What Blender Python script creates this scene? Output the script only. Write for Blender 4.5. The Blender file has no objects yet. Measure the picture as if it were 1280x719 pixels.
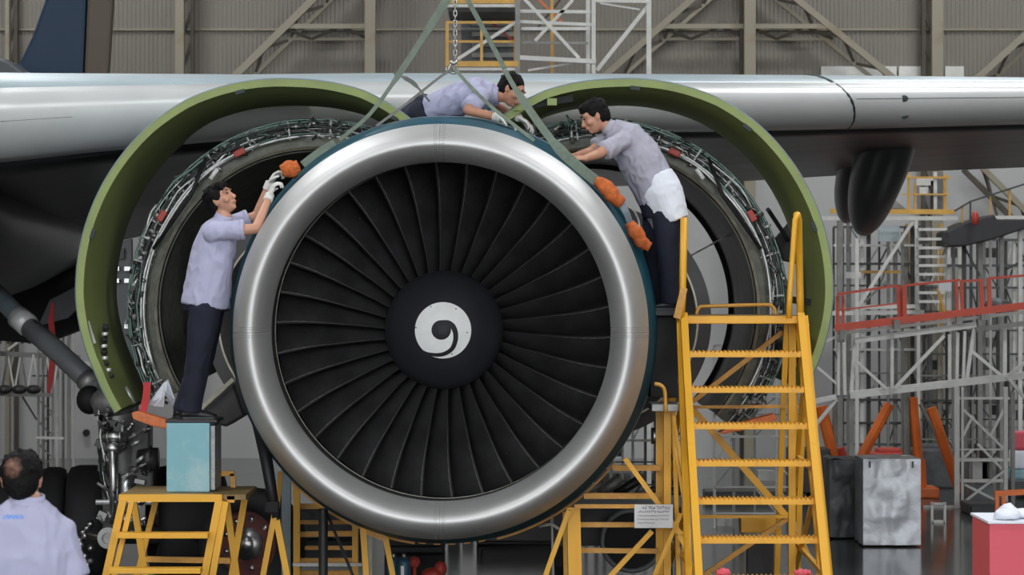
import bpy, bmesh, math, random
from mathutils import Vector as V, Matrix, noise
import numpy as np

# ------------------------------------------------------------------ camera, light, exposure
SC = bpy.context.scene
COL = SC.collection
HC, F = 2.45, 3312.0            # eye height (m), focal length in pixels of a 1280 wide frame
cam = bpy.data.cameras.new('camera'); cam.sensor_width = 36; cam.lens = F/1280*36
cam.clip_end = 500
cam_o = bpy.data.objects.new('camera', cam); COL.objects.link(cam_o)
cam_o.location = (0, 0, HC); cam_o.rotation_euler = (math.pi/2, 0, 0)
SC.camera = cam_o
cam.dof.use_dof = True; cam.dof.focus_distance = 18.6; cam.dof.aperture_fstop = 5.6

wd = bpy.data.worlds.new('overcast_sky'); SC.world = wd; wd.use_nodes = True
bg = wd.node_tree.nodes['Background']
bg.inputs[0].default_value = (0.94, 0.97, 1.0, 1); bg.inputs[1].default_value = 2.75

def area(name, loc, size, power, col=(1, .97, .92), rot=(0, 0, 0)):
    l = bpy.data.lights.new(name, 'AREA'); l.shape = 'RECTANGLE'; l.size = size[0]; l.size_y = size[1]
    l.energy = power; l.color = col
    o = bpy.data.objects.new(name, l); COL.objects.link(o); o.location = loc; o.rotation_euler = rot
for i, (x, y) in enumerate([(-7, 13), (7, 13), (-7, 23), (7, 23), (-7, 33), (7, 33)]):
    area('high_bay_lamp', (x, y, 13.0), (2.6, 1.0), 460 if y < 20 else (520 if y < 30 else 430), (.95, .97, 1))
SC.view_settings.view_transform = 'Standard'; SC.view_settings.look = 'None'
SC.view_settings.gamma = 1; SC.view_settings.use_curve_mapping = False
SC.view_settings.exposure = 0.42
try:
    SC.cycles.max_bounces = 7; SC.cycles.use_denoising = True
except Exception: pass

# ------------------------------------------------------------------ helpers
def P(px, py, d): return V(((px-640)*d/F, d, HC-(py-359.5)*d/F))
def PF(px, d): return V(((px-640)*d/F, d, 0))
R = math.radians
LOC = {}
class MB:
    def __init__(s): s.v = []; s.f = []; s.mi = []
    def add(s, vs, fs, m=0):
        b = len(s.v); s.v += [V(p) for p in vs]
        for f in fs: s.f.append([b+i for i in f]); s.mi.append(m)
        return s
    def box(s, c, size, rot=None, m=0):
        c = V(c); hx, hy, hz = [q/2 for q in size]
        vs = [V((x, y, z)) for x in (-hx, hx) for y in (-hy, hy) for z in (-hz, hz)]
        if rot is not None: vs = [rot @ p for p in vs]
        return s.add([c+p for p in vs], [(0, 1, 3, 2), (4, 6, 7, 5), (0, 4, 5, 1), (2, 3, 7, 6), (0, 2, 6, 4), (1, 5, 7, 3)], m)
    def bar(s, a, b, w, h=None, up=(0, 1, 0), m=0):
        a, b = V(a), V(b); h = h or w; d = (b-a)
        if d.length < 1e-6: return s
        d.normalize(); u = V(up)
        if abs(d.dot(u)) > .95: u = V((1, 0, 0))
        x = d.cross(u).normalized(); y = x.cross(d).normalized()
        vs = [p+x*sx*w/2+y*sy*h/2 for p in (a, b) for sx, sy in ((-1, -1), (1, -1), (1, 1), (-1, 1))]
        return s.add(vs, [(0, 1, 2, 3), (7, 6, 5, 4), (0, 4, 5, 1), (1, 5, 6, 2), (2, 6, 7, 3), (3, 7, 4, 0)], m)
    def loft(s, rings, cap=True, m=0, closed=True):
        n = len(rings[0]); vs = [p for r in rings for p in r]; fs = []
        for i in range(len(rings)-1):
            for j in range(n if closed else n-1):
                k = (j+1) % n; fs.append((i*n+j, i*n+k, (i+1)*n+k, (i+1)*n+j))
        if cap: fs.append(tuple(range(n))[::-1]); fs.append(tuple((len(rings)-1)*n+j for j in range(n)))
        return s.add(vs, fs, m)
    def tube(s, pts, r, n=8, m=0, cap=True):
        pts = [V(p) for p in pts]; rs = r if isinstance(r, (list, tuple)) else [r]*len(pts); rings = []
        t0 = (pts[1]-pts[0]).normalized(); u = V((0, 0, 1)) if abs(t0.z) < .9 else V((1, 0, 0))
        x = t0.cross(u).normalized()
        for i, p in enumerate(pts):
            t = (pts[min(i+1, len(pts)-1)]-pts[max(i-1, 0)]).normalized()
            x = (x-t*x.dot(t)).normalized(); y = t.cross(x)
            rings.append([p+(x*math.cos(a)+y*math.sin(a))*rs[i] for a in [2*math.pi*k/n for k in range(n)]])
        return s.loft(rings, cap, m)
    def ell(s, c, rad, rot=None, nu=14, nv=9, m=0):
        c = V(c); rings = []
        for i in range(1, nv):
            th = math.pi*i/nv
            ring = [V((rad[0]*math.sin(th)*math.cos(2*math.pi*k/nu), rad[1]*math.sin(th)*math.sin(2*math.pi*k/nu), -rad[2]*math.cos(th))) for k in range(nu)]
            rings.append(ring)
        b = [V((0, 0, -rad[2]))]; t = [V((0, 0, rad[2]))]
        vs = b+[p for r in rings for p in r]+t; fs = []
        for k in range(nu): fs.append((0, 1+(k+1) % nu, 1+k))
        for i in range(nv-2):
            for k in range(nu):
                a = 1+i*nu+k; a2 = 1+i*nu+(k+1) % nu; fs.append((a, a2, a2+nu, a+nu))
        L = len(vs)-1; o = 1+(nv-2)*nu
        for k in range(nu): fs.append((o+k, o+(k+1) % nu, L))
        if rot is not None: vs = [rot @ p for p in vs]
        return s.add([c+p for p in vs], fs, m)
    def cap2(s, a, b, r0, r1, n=12, m=0, e=True):
        a, b = V(a), V(b); s.tube([a, b], [r0, r1], n, m)
        if e: s.ell(a, (r0,)*3, None, n, 8, m); s.ell(b, (r1,)*3, None, n, 8, m)
        return s
    def lathe(s, prof, c, a0=0, a1=360, n=96, m=0, closed_prof=True, rf=None):
        """profile of (radius, y) turned about the Y axis through c; angles counter-clockwise as the camera sees them"""
        c = V(c); full = abs(a1-a0) >= 359.9; cnt = n if full else n+1; rings = []
        for i in range(cnt):
            a = R(a0+(a1-a0)*i/n); k = rf(math.degrees(a)) if rf else 1
            rings.append([V((c.x+r*k*math.cos(a), c.y+y, c.z+r*k*math.sin(a))) for r, y in prof])
        if full: rings.append(rings[0])
        return s.loft(rings, cap=(closed_prof and not full), m=m, closed=closed_prof)
    def poly(s, pts, back, m=0):
        """flat outline given thickness: BACK is the offset vector to its other face"""
        n = len(pts); vs = [V(p) for p in pts]+[V(p)+V(back) for p in pts]
        fs = [tuple(range(n)), tuple(range(2*n-1, n-1, -1))]+[(i, i+n, (i+1) % n+n, (i+1) % n) for i in range(n)]
        return s.add(vs, fs, m)
    def ribbon(s, pts, w, t=.006, side=None, m=0):
        pts = [V(p) for p in pts]; rings = []
        for i, p in enumerate(pts):
            d = (pts[min(i+1, len(pts)-1)]-pts[max(i-1, 0)]).normalized()
            x = V(side) if side else d.cross(V((0, 1, 0)))
            x = (x-d*x.dot(d)).normalized(); y = d.cross(x); ww = w[i] if isinstance(w, (list, tuple)) else w
            rings.append([p+x*ww/2+y*t/2, p-x*ww/2+y*t/2, p-x*ww/2-y*t/2, p+x*ww/2-y*t/2])
        return s.loft(rings, True, m)
    def build(s, name, mats, parent=None, smooth=False, bevel=0):
        me = bpy.data.meshes.new(name)
        arr = s.v; xs = [p.x for p in arr]; ys = [p.y for p in arr]; zs = [p.z for p in arr]
        c = V(((min(xs)+max(xs))/2, (min(ys)+max(ys))/2, min(zs)))
        me.from_pydata([tuple(p-c) for p in arr], [], s.f)
        mats = mats if isinstance(mats, (list, tuple)) else [mats]
        for m in mats: me.materials.append(m)
        if len(mats) > 1: me.polygons.foreach_set('material_index', s.mi)
        bm = bmesh.new(); bm.from_mesh(me); bmesh.ops.recalc_face_normals(bm, faces=bm.faces)
        if bevel: bmesh.ops.bevel(bm, geom=[e for e in bm.edges if e.is_manifold and e.calc_face_angle(0) > .6], offset=bevel, segments=2, affect='EDGES', profile=.6)
        bm.to_mesh(me); bm.free()
        if smooth: me.shade_smooth() if hasattr(me, 'shade_smooth') else None
        if smooth == 'a':
            try: me.set_sharp_from_angle(angle=R(38))
            except Exception: pass
        me.update()
        o = bpy.data.objects.new(name, me); COL.objects.link(o)
        pw = LOC.get(parent.name, V((0, 0, 0))) if parent else V((0, 0, 0))
        o.location = c-pw; LOC[o.name] = c.copy()
        if parent: o.parent = parent
        return o
def tag(o, label=None, cat=None, group=None, kind=None):
    for k, v in (('label', label), ('category', cat), ('group', group), ('kind', kind)):
        if v: o[k] = v
    return o
def thing(name, label, cat, loc=(0, 0, 0), group=None):
    o = bpy.data.objects.new(name, None); COL.objects.link(o); o.location = loc; o.empty_display_size = .2
    LOC[o.name] = V(loc); return tag(o, label, cat, group)
def copy_tree(o, loc, rotz=0, label=None, group=None):
    r = o.copy(); COL.objects.link(r); r.location = loc; r.rotation_euler = (0, 0, rotz)
    if label: r['label'] = label
    if group: r['group'] = group
    for ch in list(o.children):
        c = ch.copy(); COL.objects.link(c); c.parent = r
        for g in ch.children: d = g.copy(); COL.objects.link(d); d.parent = c
    return r
def mem(root, name, a, b, w, mat, h=None, rnd=False, up=(0, 1, 0)):
    m = MB()
    if rnd: m.tube([a, b], w/2, 8)
    else: m.bar(a, b, w, h, up)
    return m.build(name, mat, root, smooth='a' if rnd else False)
def crv(pts, n=6):
    """Catmull-Rom through points"""
    pts = [V(p) for p in pts]; q = [pts[0]*2-pts[1]]+pts+[pts[-1]*2-pts[-2]]; out = []
    for i in range(1, len(q)-2):
        for k in range(n):
            t = k/n; a, b, c, d = q[i-1], q[i], q[i+1], q[i+2]
            out.append(.5*((2*b)+(c-a)*t+(2*a-5*b+4*c-d)*t*t+(3*b-a-3*c+d)*t**3))
    return out+[pts[-1]]
def lerp_tab(tab, x):
    if x <= tab[0][0]: return tab[0][1]
    for (a, b), (c, d) in zip(tab, tab[1:]):
        if x <= c: return b+(d-b)*(x-a)/(c-a)
    return tab[-1][1]

# ------------------------------------------------------------------ materials
def mat(name, col, rough=.5, metal=0, var=.12, scale=6, bump=0, bscale=60, col2=None, thr=(.45, .62), spec=None, stretch=None, coat=0, emit=0, rvar=.1, aniso=0):
    m = bpy.data.materials.new(name); m.use_nodes = True; nt = m.node_tree; N = nt.nodes; L = nt.links
    b = N['Principled BSDF']; tc = N.new('ShaderNodeTexCoord'); src = tc.outputs['Object']
    if stretch:
        mp = N.new('ShaderNodeMapping'); mp.inputs['Scale'].default_value = stretch; L.new(src, mp.inputs[0]); src = mp.outputs[0]
    nz = N.new('ShaderNodeTexNoise'); nz.inputs['Scale'].default_value = scale; nz.inputs['Detail'].default_value = 6; nz.inputs['Roughness'].default_value = .65
    L.new(src, nz.inputs['Vector'])
    cr = N.new('ShaderNodeValToRGB'); L.new(nz.outputs['Fac'], cr.inputs[0])
    lo = tuple(c*(1-var) for c in col); hi = tuple(min(1, c*(1+var)) for c in col)
    if col2:
        cr.color_ramp.elements[0].position = thr[0]; cr.color_ramp.elements[0].color = (*col, 1)
        cr.color_ramp.elements[1].position = thr[1]; cr.color_ramp.elements[1].color = (*col2, 1)
    else:
        cr.color_ramp.elements[0].position = .3; cr.color_ramp.elements[0].color = (*lo, 1)
        cr.color_ramp.elements[1].position = .7; cr.color_ramp.elements[1].color = (*hi, 1)
    L.new(cr.outputs[0], b.inputs['Base Color'])
    mr = N.new('ShaderNodeMapRange'); mr.inputs[3].default_value = max(.02, rough-rvar); mr.inputs[4].default_value = min(1, rough+rvar)
    L.new(nz.outputs['Fac'], mr.inputs[0]); L.new(mr.outputs[0], b.inputs['Roughness'])
    b.inputs['Metallic'].default_value = metal
    if spec is not None: b.inputs['Specular IOR Level'].default_value = spec
    if coat: b.inputs['Coat Weight'].default_value = coat; b.inputs['Coat Roughness'].default_value = .12
    if emit: b.inputs['Emission Color'].default_value = (*col, 1); b.inputs['Emission Strength'].default_value = emit
    if bump:
        n2 = N.new('ShaderNodeTexNoise'); n2.inputs['Scale'].default_value = bscale; n2.inputs['Detail'].default_value = 4; L.new(src, n2.inputs['Vector'])
        bp = N.new('ShaderNodeBump'); bp.inputs['Strength'].default_value = bump; bp.inputs['Distance'].default_value = .02
        L.new(n2.outputs['Fac'], bp.inputs['Height']); L.new(bp.outputs[0], b.inputs['Normal'])
    return m
M = {}
M['alu_lip'] = mat('brushed_aluminium_lip', (.60, .60, .59), .54, .82, .06, 3, .02, 14, rvar=.05)
M['steel'] = mat('bright_steel', (.55, .55, .54), .35, 1, .2, 20)
M['dull_steel'] = mat('dull_steel', (.32, .32, .31), .5, .6, .3, 14)
M['rivet'] = mat('rivet_heads', (.26, .26, .25), .5, .6, .1)
M['teal'] = mat('teal_paint', (.006, .070, .105), .5, 0, .2, 5, col2=(.02, .12, .16), thr=(.5, .75), spec=.3)
M['blade'] = mat('fan_blade_titanium', (.036, .036, .037), .42, .35, .35, 7, .08, 30, rvar=.12)
M['edge'] = mat('worn_blade_edge', (.30, .29, .27), .4, .7, .25, 30)
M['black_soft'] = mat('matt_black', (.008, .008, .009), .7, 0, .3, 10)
M['spinner'] = mat('spinner_black', (.012, .013, .017), .62, 0, .25, 5)
M['white_paint'] = mat('white_paint', (.90, .91, .90), .6, 0, .04, 12)
M['liner'] = mat('acoustic_liner', (.028, .028, .027), .55, .2, .2, 30)
M['seal'] = mat('seal_ring', (.30, .30, .25), .5, .4, .3, 9)
M['green'] = mat('green_primer', (.165, .20, .058), .72, 0, .14, 2.5, .04, 40, rvar=.12)
M['green_lt'] = mat('green_primer_flange', (.25, .31, .095), .5, 0, .15, 3)
M['cowl_out'] = mat('cowl_grey_blue', (.20, .25, .28), .4, 0, .1)
M['duct'] = mat('composite_duct', (.026, .025, .024), .42, 0, .5, 2.2, .05, 20, rvar=.15)
M['duct_face'] = mat('duct_bulkhead', (.13, .135, .11), .5, .3, .35, 16, .1, 60)
M['duct_rim'] = mat('bare_metal_rim', (.32, .30, .23), .42, .7, .35, 9)
M['pipe'] = mat('steel_pipe', (.62, .63, .62), .4, .6, .3, 10)
M['pipe_g'] = mat('green_anodised_pipe', (.15, .23, .20), .35, .5, .25, 12)
M['loom'] = mat('cable_loom', (.055, .058, .058), .6, 0, .6, 40)
M['redp'] = mat('red_plastic_cap', (.42, .045, .03), .5, 0, .2, 10)
M['bluep'] = mat('blue_plastic_cap', (.05, .20, .45), .45, 0, .2, 10)
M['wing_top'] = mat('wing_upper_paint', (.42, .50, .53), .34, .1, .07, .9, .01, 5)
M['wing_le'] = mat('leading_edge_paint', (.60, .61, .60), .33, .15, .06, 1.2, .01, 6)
M['wing_under'] = mat('wing_underside_shade', (.032, .033, .034), .36, 0, .45, 1.3, .02, 5, stretch=(.5, 2, 2))  # light grey skin darkened: the shade below the wing is in this colour
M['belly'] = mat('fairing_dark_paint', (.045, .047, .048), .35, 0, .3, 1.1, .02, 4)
M['gear_grey'] = mat('gear_door_grey', (.16, .17, .18), .5, 0, .15, 4)
M['line'] = mat('panel_seam', (.02, .03, .03), .6, 0, .1)
M['rubber'] = mat('tyre_rubber', (.010, .010, .011), .75, 0, .3, 12, .1, 50)
M['yellow'] = mat('yellow_paint', (.78, .40, .025), .42, 0, .12, 4, .03, 40, col2=(.55, .25, .03), thr=(.60, .78))
M['yellow_b'] = mat('faded_yellow_paint', (.62, .31, .05), .5, 0, .25, 9)
M['grip'] = mat('tread_plate', (.24, .16, .06), .6, .2, .3, 20)
M['blue_box'] = mat('pale_blue_paint', (.22, .46, .52), .55, 0, .12, 3, .05, 30, col2=(.42, .58, .60), thr=(.48, .72))
M['dark_frame'] = mat('dark_frame_paint', (.018, .018, .02), .5, 0, .2, 10)
M['shirt'] = mat('lavender_shirt_cloth', (.45, .45, .61), .85, 0, .04, 6, .12, 260)
M['shirt_g'] = mat('greyer_shirt_cloth', (.43, .42, .50), .85, 0, .04, 6, .12, 260)
M['white_cloth'] = mat('white_cloth', (.80, .83, .90), .8, 0, .03, 8, .1, 120)
M['navy'] = mat('navy_trousers_cloth', (.010, .013, .028), .85, 0, .3, 8, .15, 200)
M['skin'] = mat('skin', (.56, .29, .19), .5, 0, .08, 9, .02, 120)
M['skin_b'] = mat('skin_tanned', (.50, .24, .15), .5, 0, .08, 9, .02, 120)
M['hair'] = mat('black_hair', (.006, .005, .005), .7, 0, .5, 30, .4, 90, spec=.2)
M['lips'] = mat('lips', (.42, .14, .12), .5)
M['eye'] = mat('eye_dark', (.015, .01, .01), .2)
M['glove'] = mat('white_knit_glove', (.76, .75, .70), .85, 0, .08, 20, .4, 300)
M['shoe'] = mat('black_leather', (.010, .010, .011), .4, 0, .3, 10)
M['orange'] = mat('orange_foam_pad', (.75, .22, .08), .7, 0, .2, 14, .2, 60)
M['rust_o'] = mat('orange_rag', (.55, .13, .03), .85, 0, .35, 25, .4, 60)
M['ribbon'] = mat('red_ribbon_cloth', (.60, .05, .05), .7, 0, .15, 12)
M['strap'] = mat('green_webbing', (.17, .21, .165), .8, 0, .2, 20, .3, 200)
M['strap_g'] = mat('grey_webbing', (.17, .175, .165), .8, 0, .2, 20, .3, 200)
M['teal_tape'] = mat('teal_webbing_tip', (.05, .22, .22), .8, 0, .2, 20)
M['chain'] = mat('chain_steel', (.42, .42, .40), .35, .9, .2, 20)
M['wall_lo'] = mat('pale_wall_paint', (.44, .44, .43), .7, 0, .05, .7)
M['wall_hi'] = mat('corrugated_cladding', (.215, .195, .165), .6, .1, .10, .5, stretch=(1, 1, .25))
M['beam'] = mat('beige_steelwork', (.27, .245, .18), .6, 0, .2, 2, col2=(.21, .13, .065), thr=(.52, .78))
M['beam_d'] = mat('dark_lattice_steel', (.07, .058, .043), .7, 0, .3, 4)
M['panel'] = mat('white_wall_panel', (.66, .66, .62), .6)
M['concrete'] = mat('apron_concrete', (.30, .30, .29), .85, 0, .15, .8)
M['roof'] = mat('roof_sheeting', (.20, .19, .18), .7)
M['floor'] = mat('epoxy_floor', (.048, .05, .05), .13, 0, .35, .9, .006, 2, rvar=.06)
M['tail_blue'] = mat('deep_blue_livery', (.002, .022, .055), .6, 0, .1, .6)
M['tail_edge'] = mat('rudder_brown', (.085, .065, .045), .6, 0, .35, 2.0, col2=(.26, .10, .03), thr=(.58, .70))
M['tail_grey'] = mat('fuselage_dark_grey', (.05, .058, .062), .4)
M['wsteel'] = mat('white_scaffold_paint', (.62, .62, .58), .5, 0, .15, 5)
M['gsteel'] = mat('grey_scaffold_steel', (.22, .22, .20), .5, .2, .25, 6)
M['dsteel'] = mat('dark_scaffold_steel', (.06, .06, .055), .6, .2, .25, 6)
M['far_yellow'] = mat('dock_yellow_paint', (.60, .34, .06), .5, 0, .2, 5)
M['red_paint'] = mat('red_lift_paint', (.56, .07, .03), .45, 0, .15, 4)
M['orange_paint'] = mat('orange_jack_paint', (.66, .14, .02), .45, 0, .15, 4)
M['silver'] = mat('silver_tarpaulin', (.50, .52, .55), .38, .25, .12, 9, .5, 9)
M['tarp_d'] = mat('dark_tarpaulin', (.07, .075, .08), .45, 0, .5, 5, .5, 8)
M['pink'] = mat('pink_red_paint', (.70, .095, .13), .5, 0, .05, 3)
M['sign'] = mat('sign_face', (.66, .66, .66), .5, 0, .04)
M['ink'] = mat('sign_ink', (.14, .13, .16), .6)
M['gas'] = mat('blue_bottle_paint', (.03, .10, .17), .4, 0, .2, 8)
M['logo'] = mat('pale_blue_print', (.16, .34, .80), .8)

# ------------------------------------------------------------------ the hangar
YW = 38.0; X0, X1, YO, ZR = -15, 15, -7.0, 15.5
def struct(name, m, mt, parent=None): return tag(m.build(name, mt, parent), kind='structure')
struct('floor', MB().box((0, (YO+YW+1)/2, -.1), (X1-X0+1, YW+1-YO, .2)), M['floor'])
struct('ground', MB().box((0, -60-.1+YO, -.12), (240, 120, .2)), M['concrete'])
struct('ceiling', MB().box((0, (YO+YW+1)/2, ZR+.1), (X1-X0+1, YW+1-YO, .2)), M['roof'])
struct('wall_left', MB().box((X0-.15, (YO+YW)/2, ZR/2), (.3, YW-YO, ZR)), M['wall_hi'])
struct('wall_right', MB().box((X1+.15, (YO+YW)/2, ZR/2), (.3, YW-YO, ZR)), M['wall_hi'])
ZS = 4.86
wb = struct('wall_back', MB().box((0, YW+.15, ZS/2), (X1-X0, .3, ZS)), M['wall_lo'])
m = MB(); pts = []; n = int((X1-X0)/.062)
for i in range(n+1):                       # real ribs, 6.2 cm apart
    x = X0+i*.062
    pts += [(x, YW+.012), (x+.030, YW+.012), (x+.036, YW-.002), (x+.056, YW-.002)]
m.add([(x, y, z) for z in (ZS, ZR) for x, y in pts], [(i, i+1, i+1+len(pts), i+len(pts)) for i in range(len(pts)-1)])
m.box((0, YW+.25, (ZS+ZR)/2), (X1-X0, .2, ZR-ZS))
clad = m.build('ribbed_cladding', M['wall_hi'], wb)
for z in (5.55, 7.9): struct('trim', MB().box((0, YW-.02, z+.6), (X1-X0, .03, .03)), M['beam'], wb)
for a, b in ((1025, 1122), (1122, 1152), (1180, 1206)):
    pa, pb = P(a, 83, YW-.05), P(b, 97, YW-.05)
    struct('wall_panel', MB().box(((pa.x+pb.x)/2, YW-.04, (pa.z+pb.z)/2-.1), (pb.x-pa.x-.03, .05, pa.z-pb.z+.2)), M['panel'], wb)
# steel frame of the back wall: every member an own piece
DB = YW-.45
def colm(px, w, lat):
    c = PF(px, DB); r = thing('wall_column', None, None, c); r['kind'] = 'structure'
    r.name = 'wall_column'
    MB().box((c.x, DB, 6.5), (w*DB/F, .16, 13)).build('flange', M['beam'], r)
    if lat:
        x2 = c.x+lat*DB/F; MB().box((x2, DB+.15, 6.5), (.05, .12, 13)).build('inner_flange', M['beam_d'], r)
        for k in range(22):
            z = 1+k*.45; mem(r, 'lacing', (c.x, DB+.12, z), (x2, DB+.12, z+(.45)), .045, M['beam_d'])
            z += .45
    return r
colm(10, 5, 8); colm(225, 11, 14); colm(463, 13, 4); colm(937, 14, -9); colm(1171, 14, -15); colm(1405, 13, 9)
def brace(a, b, w, n2=True, mt='beam'):
    r = thing('wall_brace', None, None, P(*a, DB)); r['kind'] = 'structure'
    A, B = P(*a, DB+.1), P(*b, DB+.1); mem(r, 'chord', A, B, w*DB/F, M[mt])
    if n2:
        off = V((0, .12, -.13)) if abs(A.x-B.x) < abs(A.z-B.z)*4 else V((0, .12, -.15))
        d = (B-A).normalized(); nn = d.cross(V((0, 1, 0)))
        if nn.z > 0: nn = -nn
        off = nn*.17+V((0, .12, 0)); mem(r, 'chord', A+off, B+off, w*.6*DB/F, M[mt])
        k = int((B-A).length/.35)
        for i in range(k):
            p = A.lerp(B, i/k); q = A.lerp(B, (i+1)/k)
            mem(r, 'lacing', p+off*(i % 2), q+off*((i+1) % 2), .04, M['beam_d'])
brace((241, 147), (507, -114), 9); brace((352, 33), (462, 33), 6); brace((697, 147), (993, -114), 8); brace((828, 33), (937, 33), 6); brace((937, 33), (1042, 33), 6)
brace((857, -114), (1177, 147), 8); brace((1167, 147), (1453, -112), 8); brace((1204, 212), (1262, 270), 6, False, 'beam_d'); brace((1228, 210), (1300, 282), 7); brace((1250, 285), (1232, 215), 3, False, 'beam_d')
for px, py, r0 in ((108, 541, 4.2), (108, 486, 0)):
    if r0: c = P(px, py, YW-.03); tag(MB().tube([c+V((0, .05, 0)), c-V((0, .04, 0))], r0*YW/F, 14).build('wall_vent', M['black_soft']), 'small round black vent hole in pale wall behind the landing gear', 'vent')

# ------------------------------------------------------------------ second aircraft behind (tail)
t = thing('parked_aircraft', 'dark blue tail fin of another airliner parked behind the wing', 'aircraft', PF(60, 34))
def sl(z0, z1, m): pass
m = MB(); d = 33.5
m.poly([P(-8, 95, d), P(24, 78, d), P(40, 45, d), P(56, 0, d), P(70, -60, d), P(112, -60, d), P(108, 0, d), P(104, 95, d)], (0, .28, 0)); m.build('tail_fin', M['tail_blue'], t, bevel=.05)
m = MB(); m.poly([P(105, 95, d), P(109, 0, d), P(113, -60, d), P(146, -60, d), P(141, 0, d), P(135, 95, d)], (0, .2, 0)); m.build('rudder', M['tail_edge'], t, bevel=.04)
m = MB(); cz = 3.9
m.tube([V((-8.4, d+.2, 3.9)), V((-7, d+.2, 4.0)), V((-5.2, d+.2, 4.15)), V((-4.2, d+.2, 4.4))], [.85, .85, .7, .35], 24); m.build('fuselage', M['tail_grey'], t, True)
m = MB(); m.poly([P(-30, 60, d-1.2), P(8, 74, d-1.2), P(34, 93, d-1.2), P(34, 104, d-1.2), P(-30, 104, d-1.2)], (0, .9, 0)); m.build('tailplane', M['tail_grey'], t, bevel=.04)
m = MB(); m.tube([V((-6.6, d+.2, 0.25)), V((-6.6, d+.2, 3.4))], .09, 10); m.box((-6.6, d+.2, .12), (.5, .5, .24)); m.build('tail_support', M['dull_steel'], t)

# ------------------------------------------------------------------ the airliner: wing, fairings, landing gear
AIR = thing('airliner', 'white airliner wing with shade-darkened underside stretching behind the open engine', 'aircraft', (0, 24, 0))
# stations: (leading edge px, depth, crest y px, band bottom y px, trailing edge px, y px, depth)
ST = [(-330, 18.6, 90, 222, -330, 372, 27), (-120, 19.2, 91, 210, -120, 352, 27), (0, 19.7, 92, 200, 0, 335, 27), (100, 20.0, 93, 189, 95, 311, 27), (300, 20.55, 94.5, 172, 300, 268, 27),
      (450, 21.0, 93, 167, 450, 247, 27.3), (640, 21.5, 93, 164, 640, 236, 27.6), (900, 22.2, 94.5, 163, 900, 227, 28), (1100, 22.7, 96, 159, 1100, 215, 28.3), (1280, 23.15, 98, 154, 1280, 208, 28.6), (1560, 23.9, 101, 147, 1560, 198, 29)]
def sect(s):
    px, d, yt, yb, tx, ty, td = s
    top = P(px, yt, d+.95); bot = P(px, yb, d+.42); x = (px-640)*d/F; zc = bot.z*.55+top.z*.45
    up = [V((x, d+.95*(1-math.sin(R(a))), zc+(top.z-zc)*math.cos(R(a)))) for a in (0, 15, 30, 45, 58, 70, 80, 90)]
    lo = [V((x, d+.42*(1-math.cos(R(a))), zc-(zc-bot.z)*math.sin(R(a)))) for a in (15, 32, 50, 68, 90)]
    te = P(tx, ty, td); un = [bot.lerp(te, k) for k in (.12, .3, .6, 1)]
    tt = te+V((0, 0, .04)); ov = [top.lerp(tt, k)+V((0, 0, -.02)) for k in (.25, .6, 1)]
    return ov[::-1]+up+lo+un                      # 3 + 8 + 5 + 4
def catst(n=5):
    out = []
    for i in range(len(ST)-1):
        for k in range(n):
            a, b = ST[i], ST[i+1]; tt = k/n; out.append(tuple(a[j]+(b[j]-a[j])*tt for j in range(7)))
    return out+[ST[-1]]
SEC = [sect(s) for s in catst()]
def strip(i0, i1, th, name, mt, sub=None):
    m = MB()
    rings = [s[i0:i1+1] for s in SEC]; m.loft(rings, cap=False, closed=False)
    o = m.build(name, mt, AIR, True); md = o.modifiers.new('thickness', 'SOLIDIFY'); md.thickness = th; md.offset = -1; return o
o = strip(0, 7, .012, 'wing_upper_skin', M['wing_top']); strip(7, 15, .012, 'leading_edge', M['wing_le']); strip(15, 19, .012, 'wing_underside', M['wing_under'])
def wpt(px, k):
    """point on the wing surface near picture column px at section index k (float)"""
    for s, sec in zip(catst(), SEC):
        pass
    SS = catst()
    for i in range(len(SS)-1):
        if SS[i][0] <= px <= SS[i+1][0]:
            f = (px-SS[i][0])/(SS[i+1][0]-SS[i][0]); j = int(k); g = k-j
            a = SEC[i][j].lerp(SEC[i+1][j], f); b = SEC[i][min(j+1, 18)].lerp(SEC[i+1][min(j+1, 18)], f)
            return a.lerp(b, g)+V((0, -.008, 0))
m = MB(); m.tube([wpt(1018+52*math.sin(R(q*9)) if q < 10 else 1070-(q-10)*1.5, 3.6+q*.95) for q in range(13)], .014, 6); m.build('slat_gap', M['line'], AIR)
for k, a, b in ((15.25, -300, 1500), (10.6, -300, 90), (10.0, 1070, 1500)):
    m = MB(); m.tube([wpt(a+(b-a)*q/30, k) for q in range(31)], .006 if k < 15 else .012, 5); m.build('panel_seam', M['line'] if k < 15 else M['gear_grey'], AIR)
for px in (20, 60, 105, 150, 195, 300):
    m = MB(); m.tube([wpt(px+q*4, 8.5+q*.8) for q in range(7)], .0035, 5); m.build('panel_seam', M['gear_grey'], AIR)
for px in (1130, 1133): m = MB(); m.ell(wpt(px, 10 if px == 1130 else 12.5), (.035, .01, .03)); m.build('scuff_mark', M['line'], AIR)
# pylon
m = MB(); r = []
for y, z0, z1, w in ((20.4, 3.45, 3.58, .1), (21.0, 3.3, 3.68, .2), (21.8, 3.1, 3.85, .26), (25.5, 2.9, 3.8, .22)):
    r.append([V((-.5-w, y, z0)), V((-.5+w, y, z0)), V((-.5+w, y, z1)), V((-.5-w, y, z1))])
m.loft(r); m.build('engine_pylon', M['wing_le'], AIR, bevel=.03)
# flap track fairings
def canoe(pts, rad, name='flap_track_fairing'):
    m = MB(); m.tube(crv(pts, 5), [rad*math.sin(math.pi*(.10+.86*i/(len(pts)*5-5)))**.40 for i in range(len(pts)*5-4)], 20); return m.build(name, M['belly'], AIR, True)
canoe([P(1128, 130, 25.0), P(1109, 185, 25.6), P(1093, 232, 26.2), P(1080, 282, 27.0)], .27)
canoe([P(1068, 185, 27.0), P(1062, 235, 28.0), P(1058, 272, 29.0)], .16)
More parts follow.
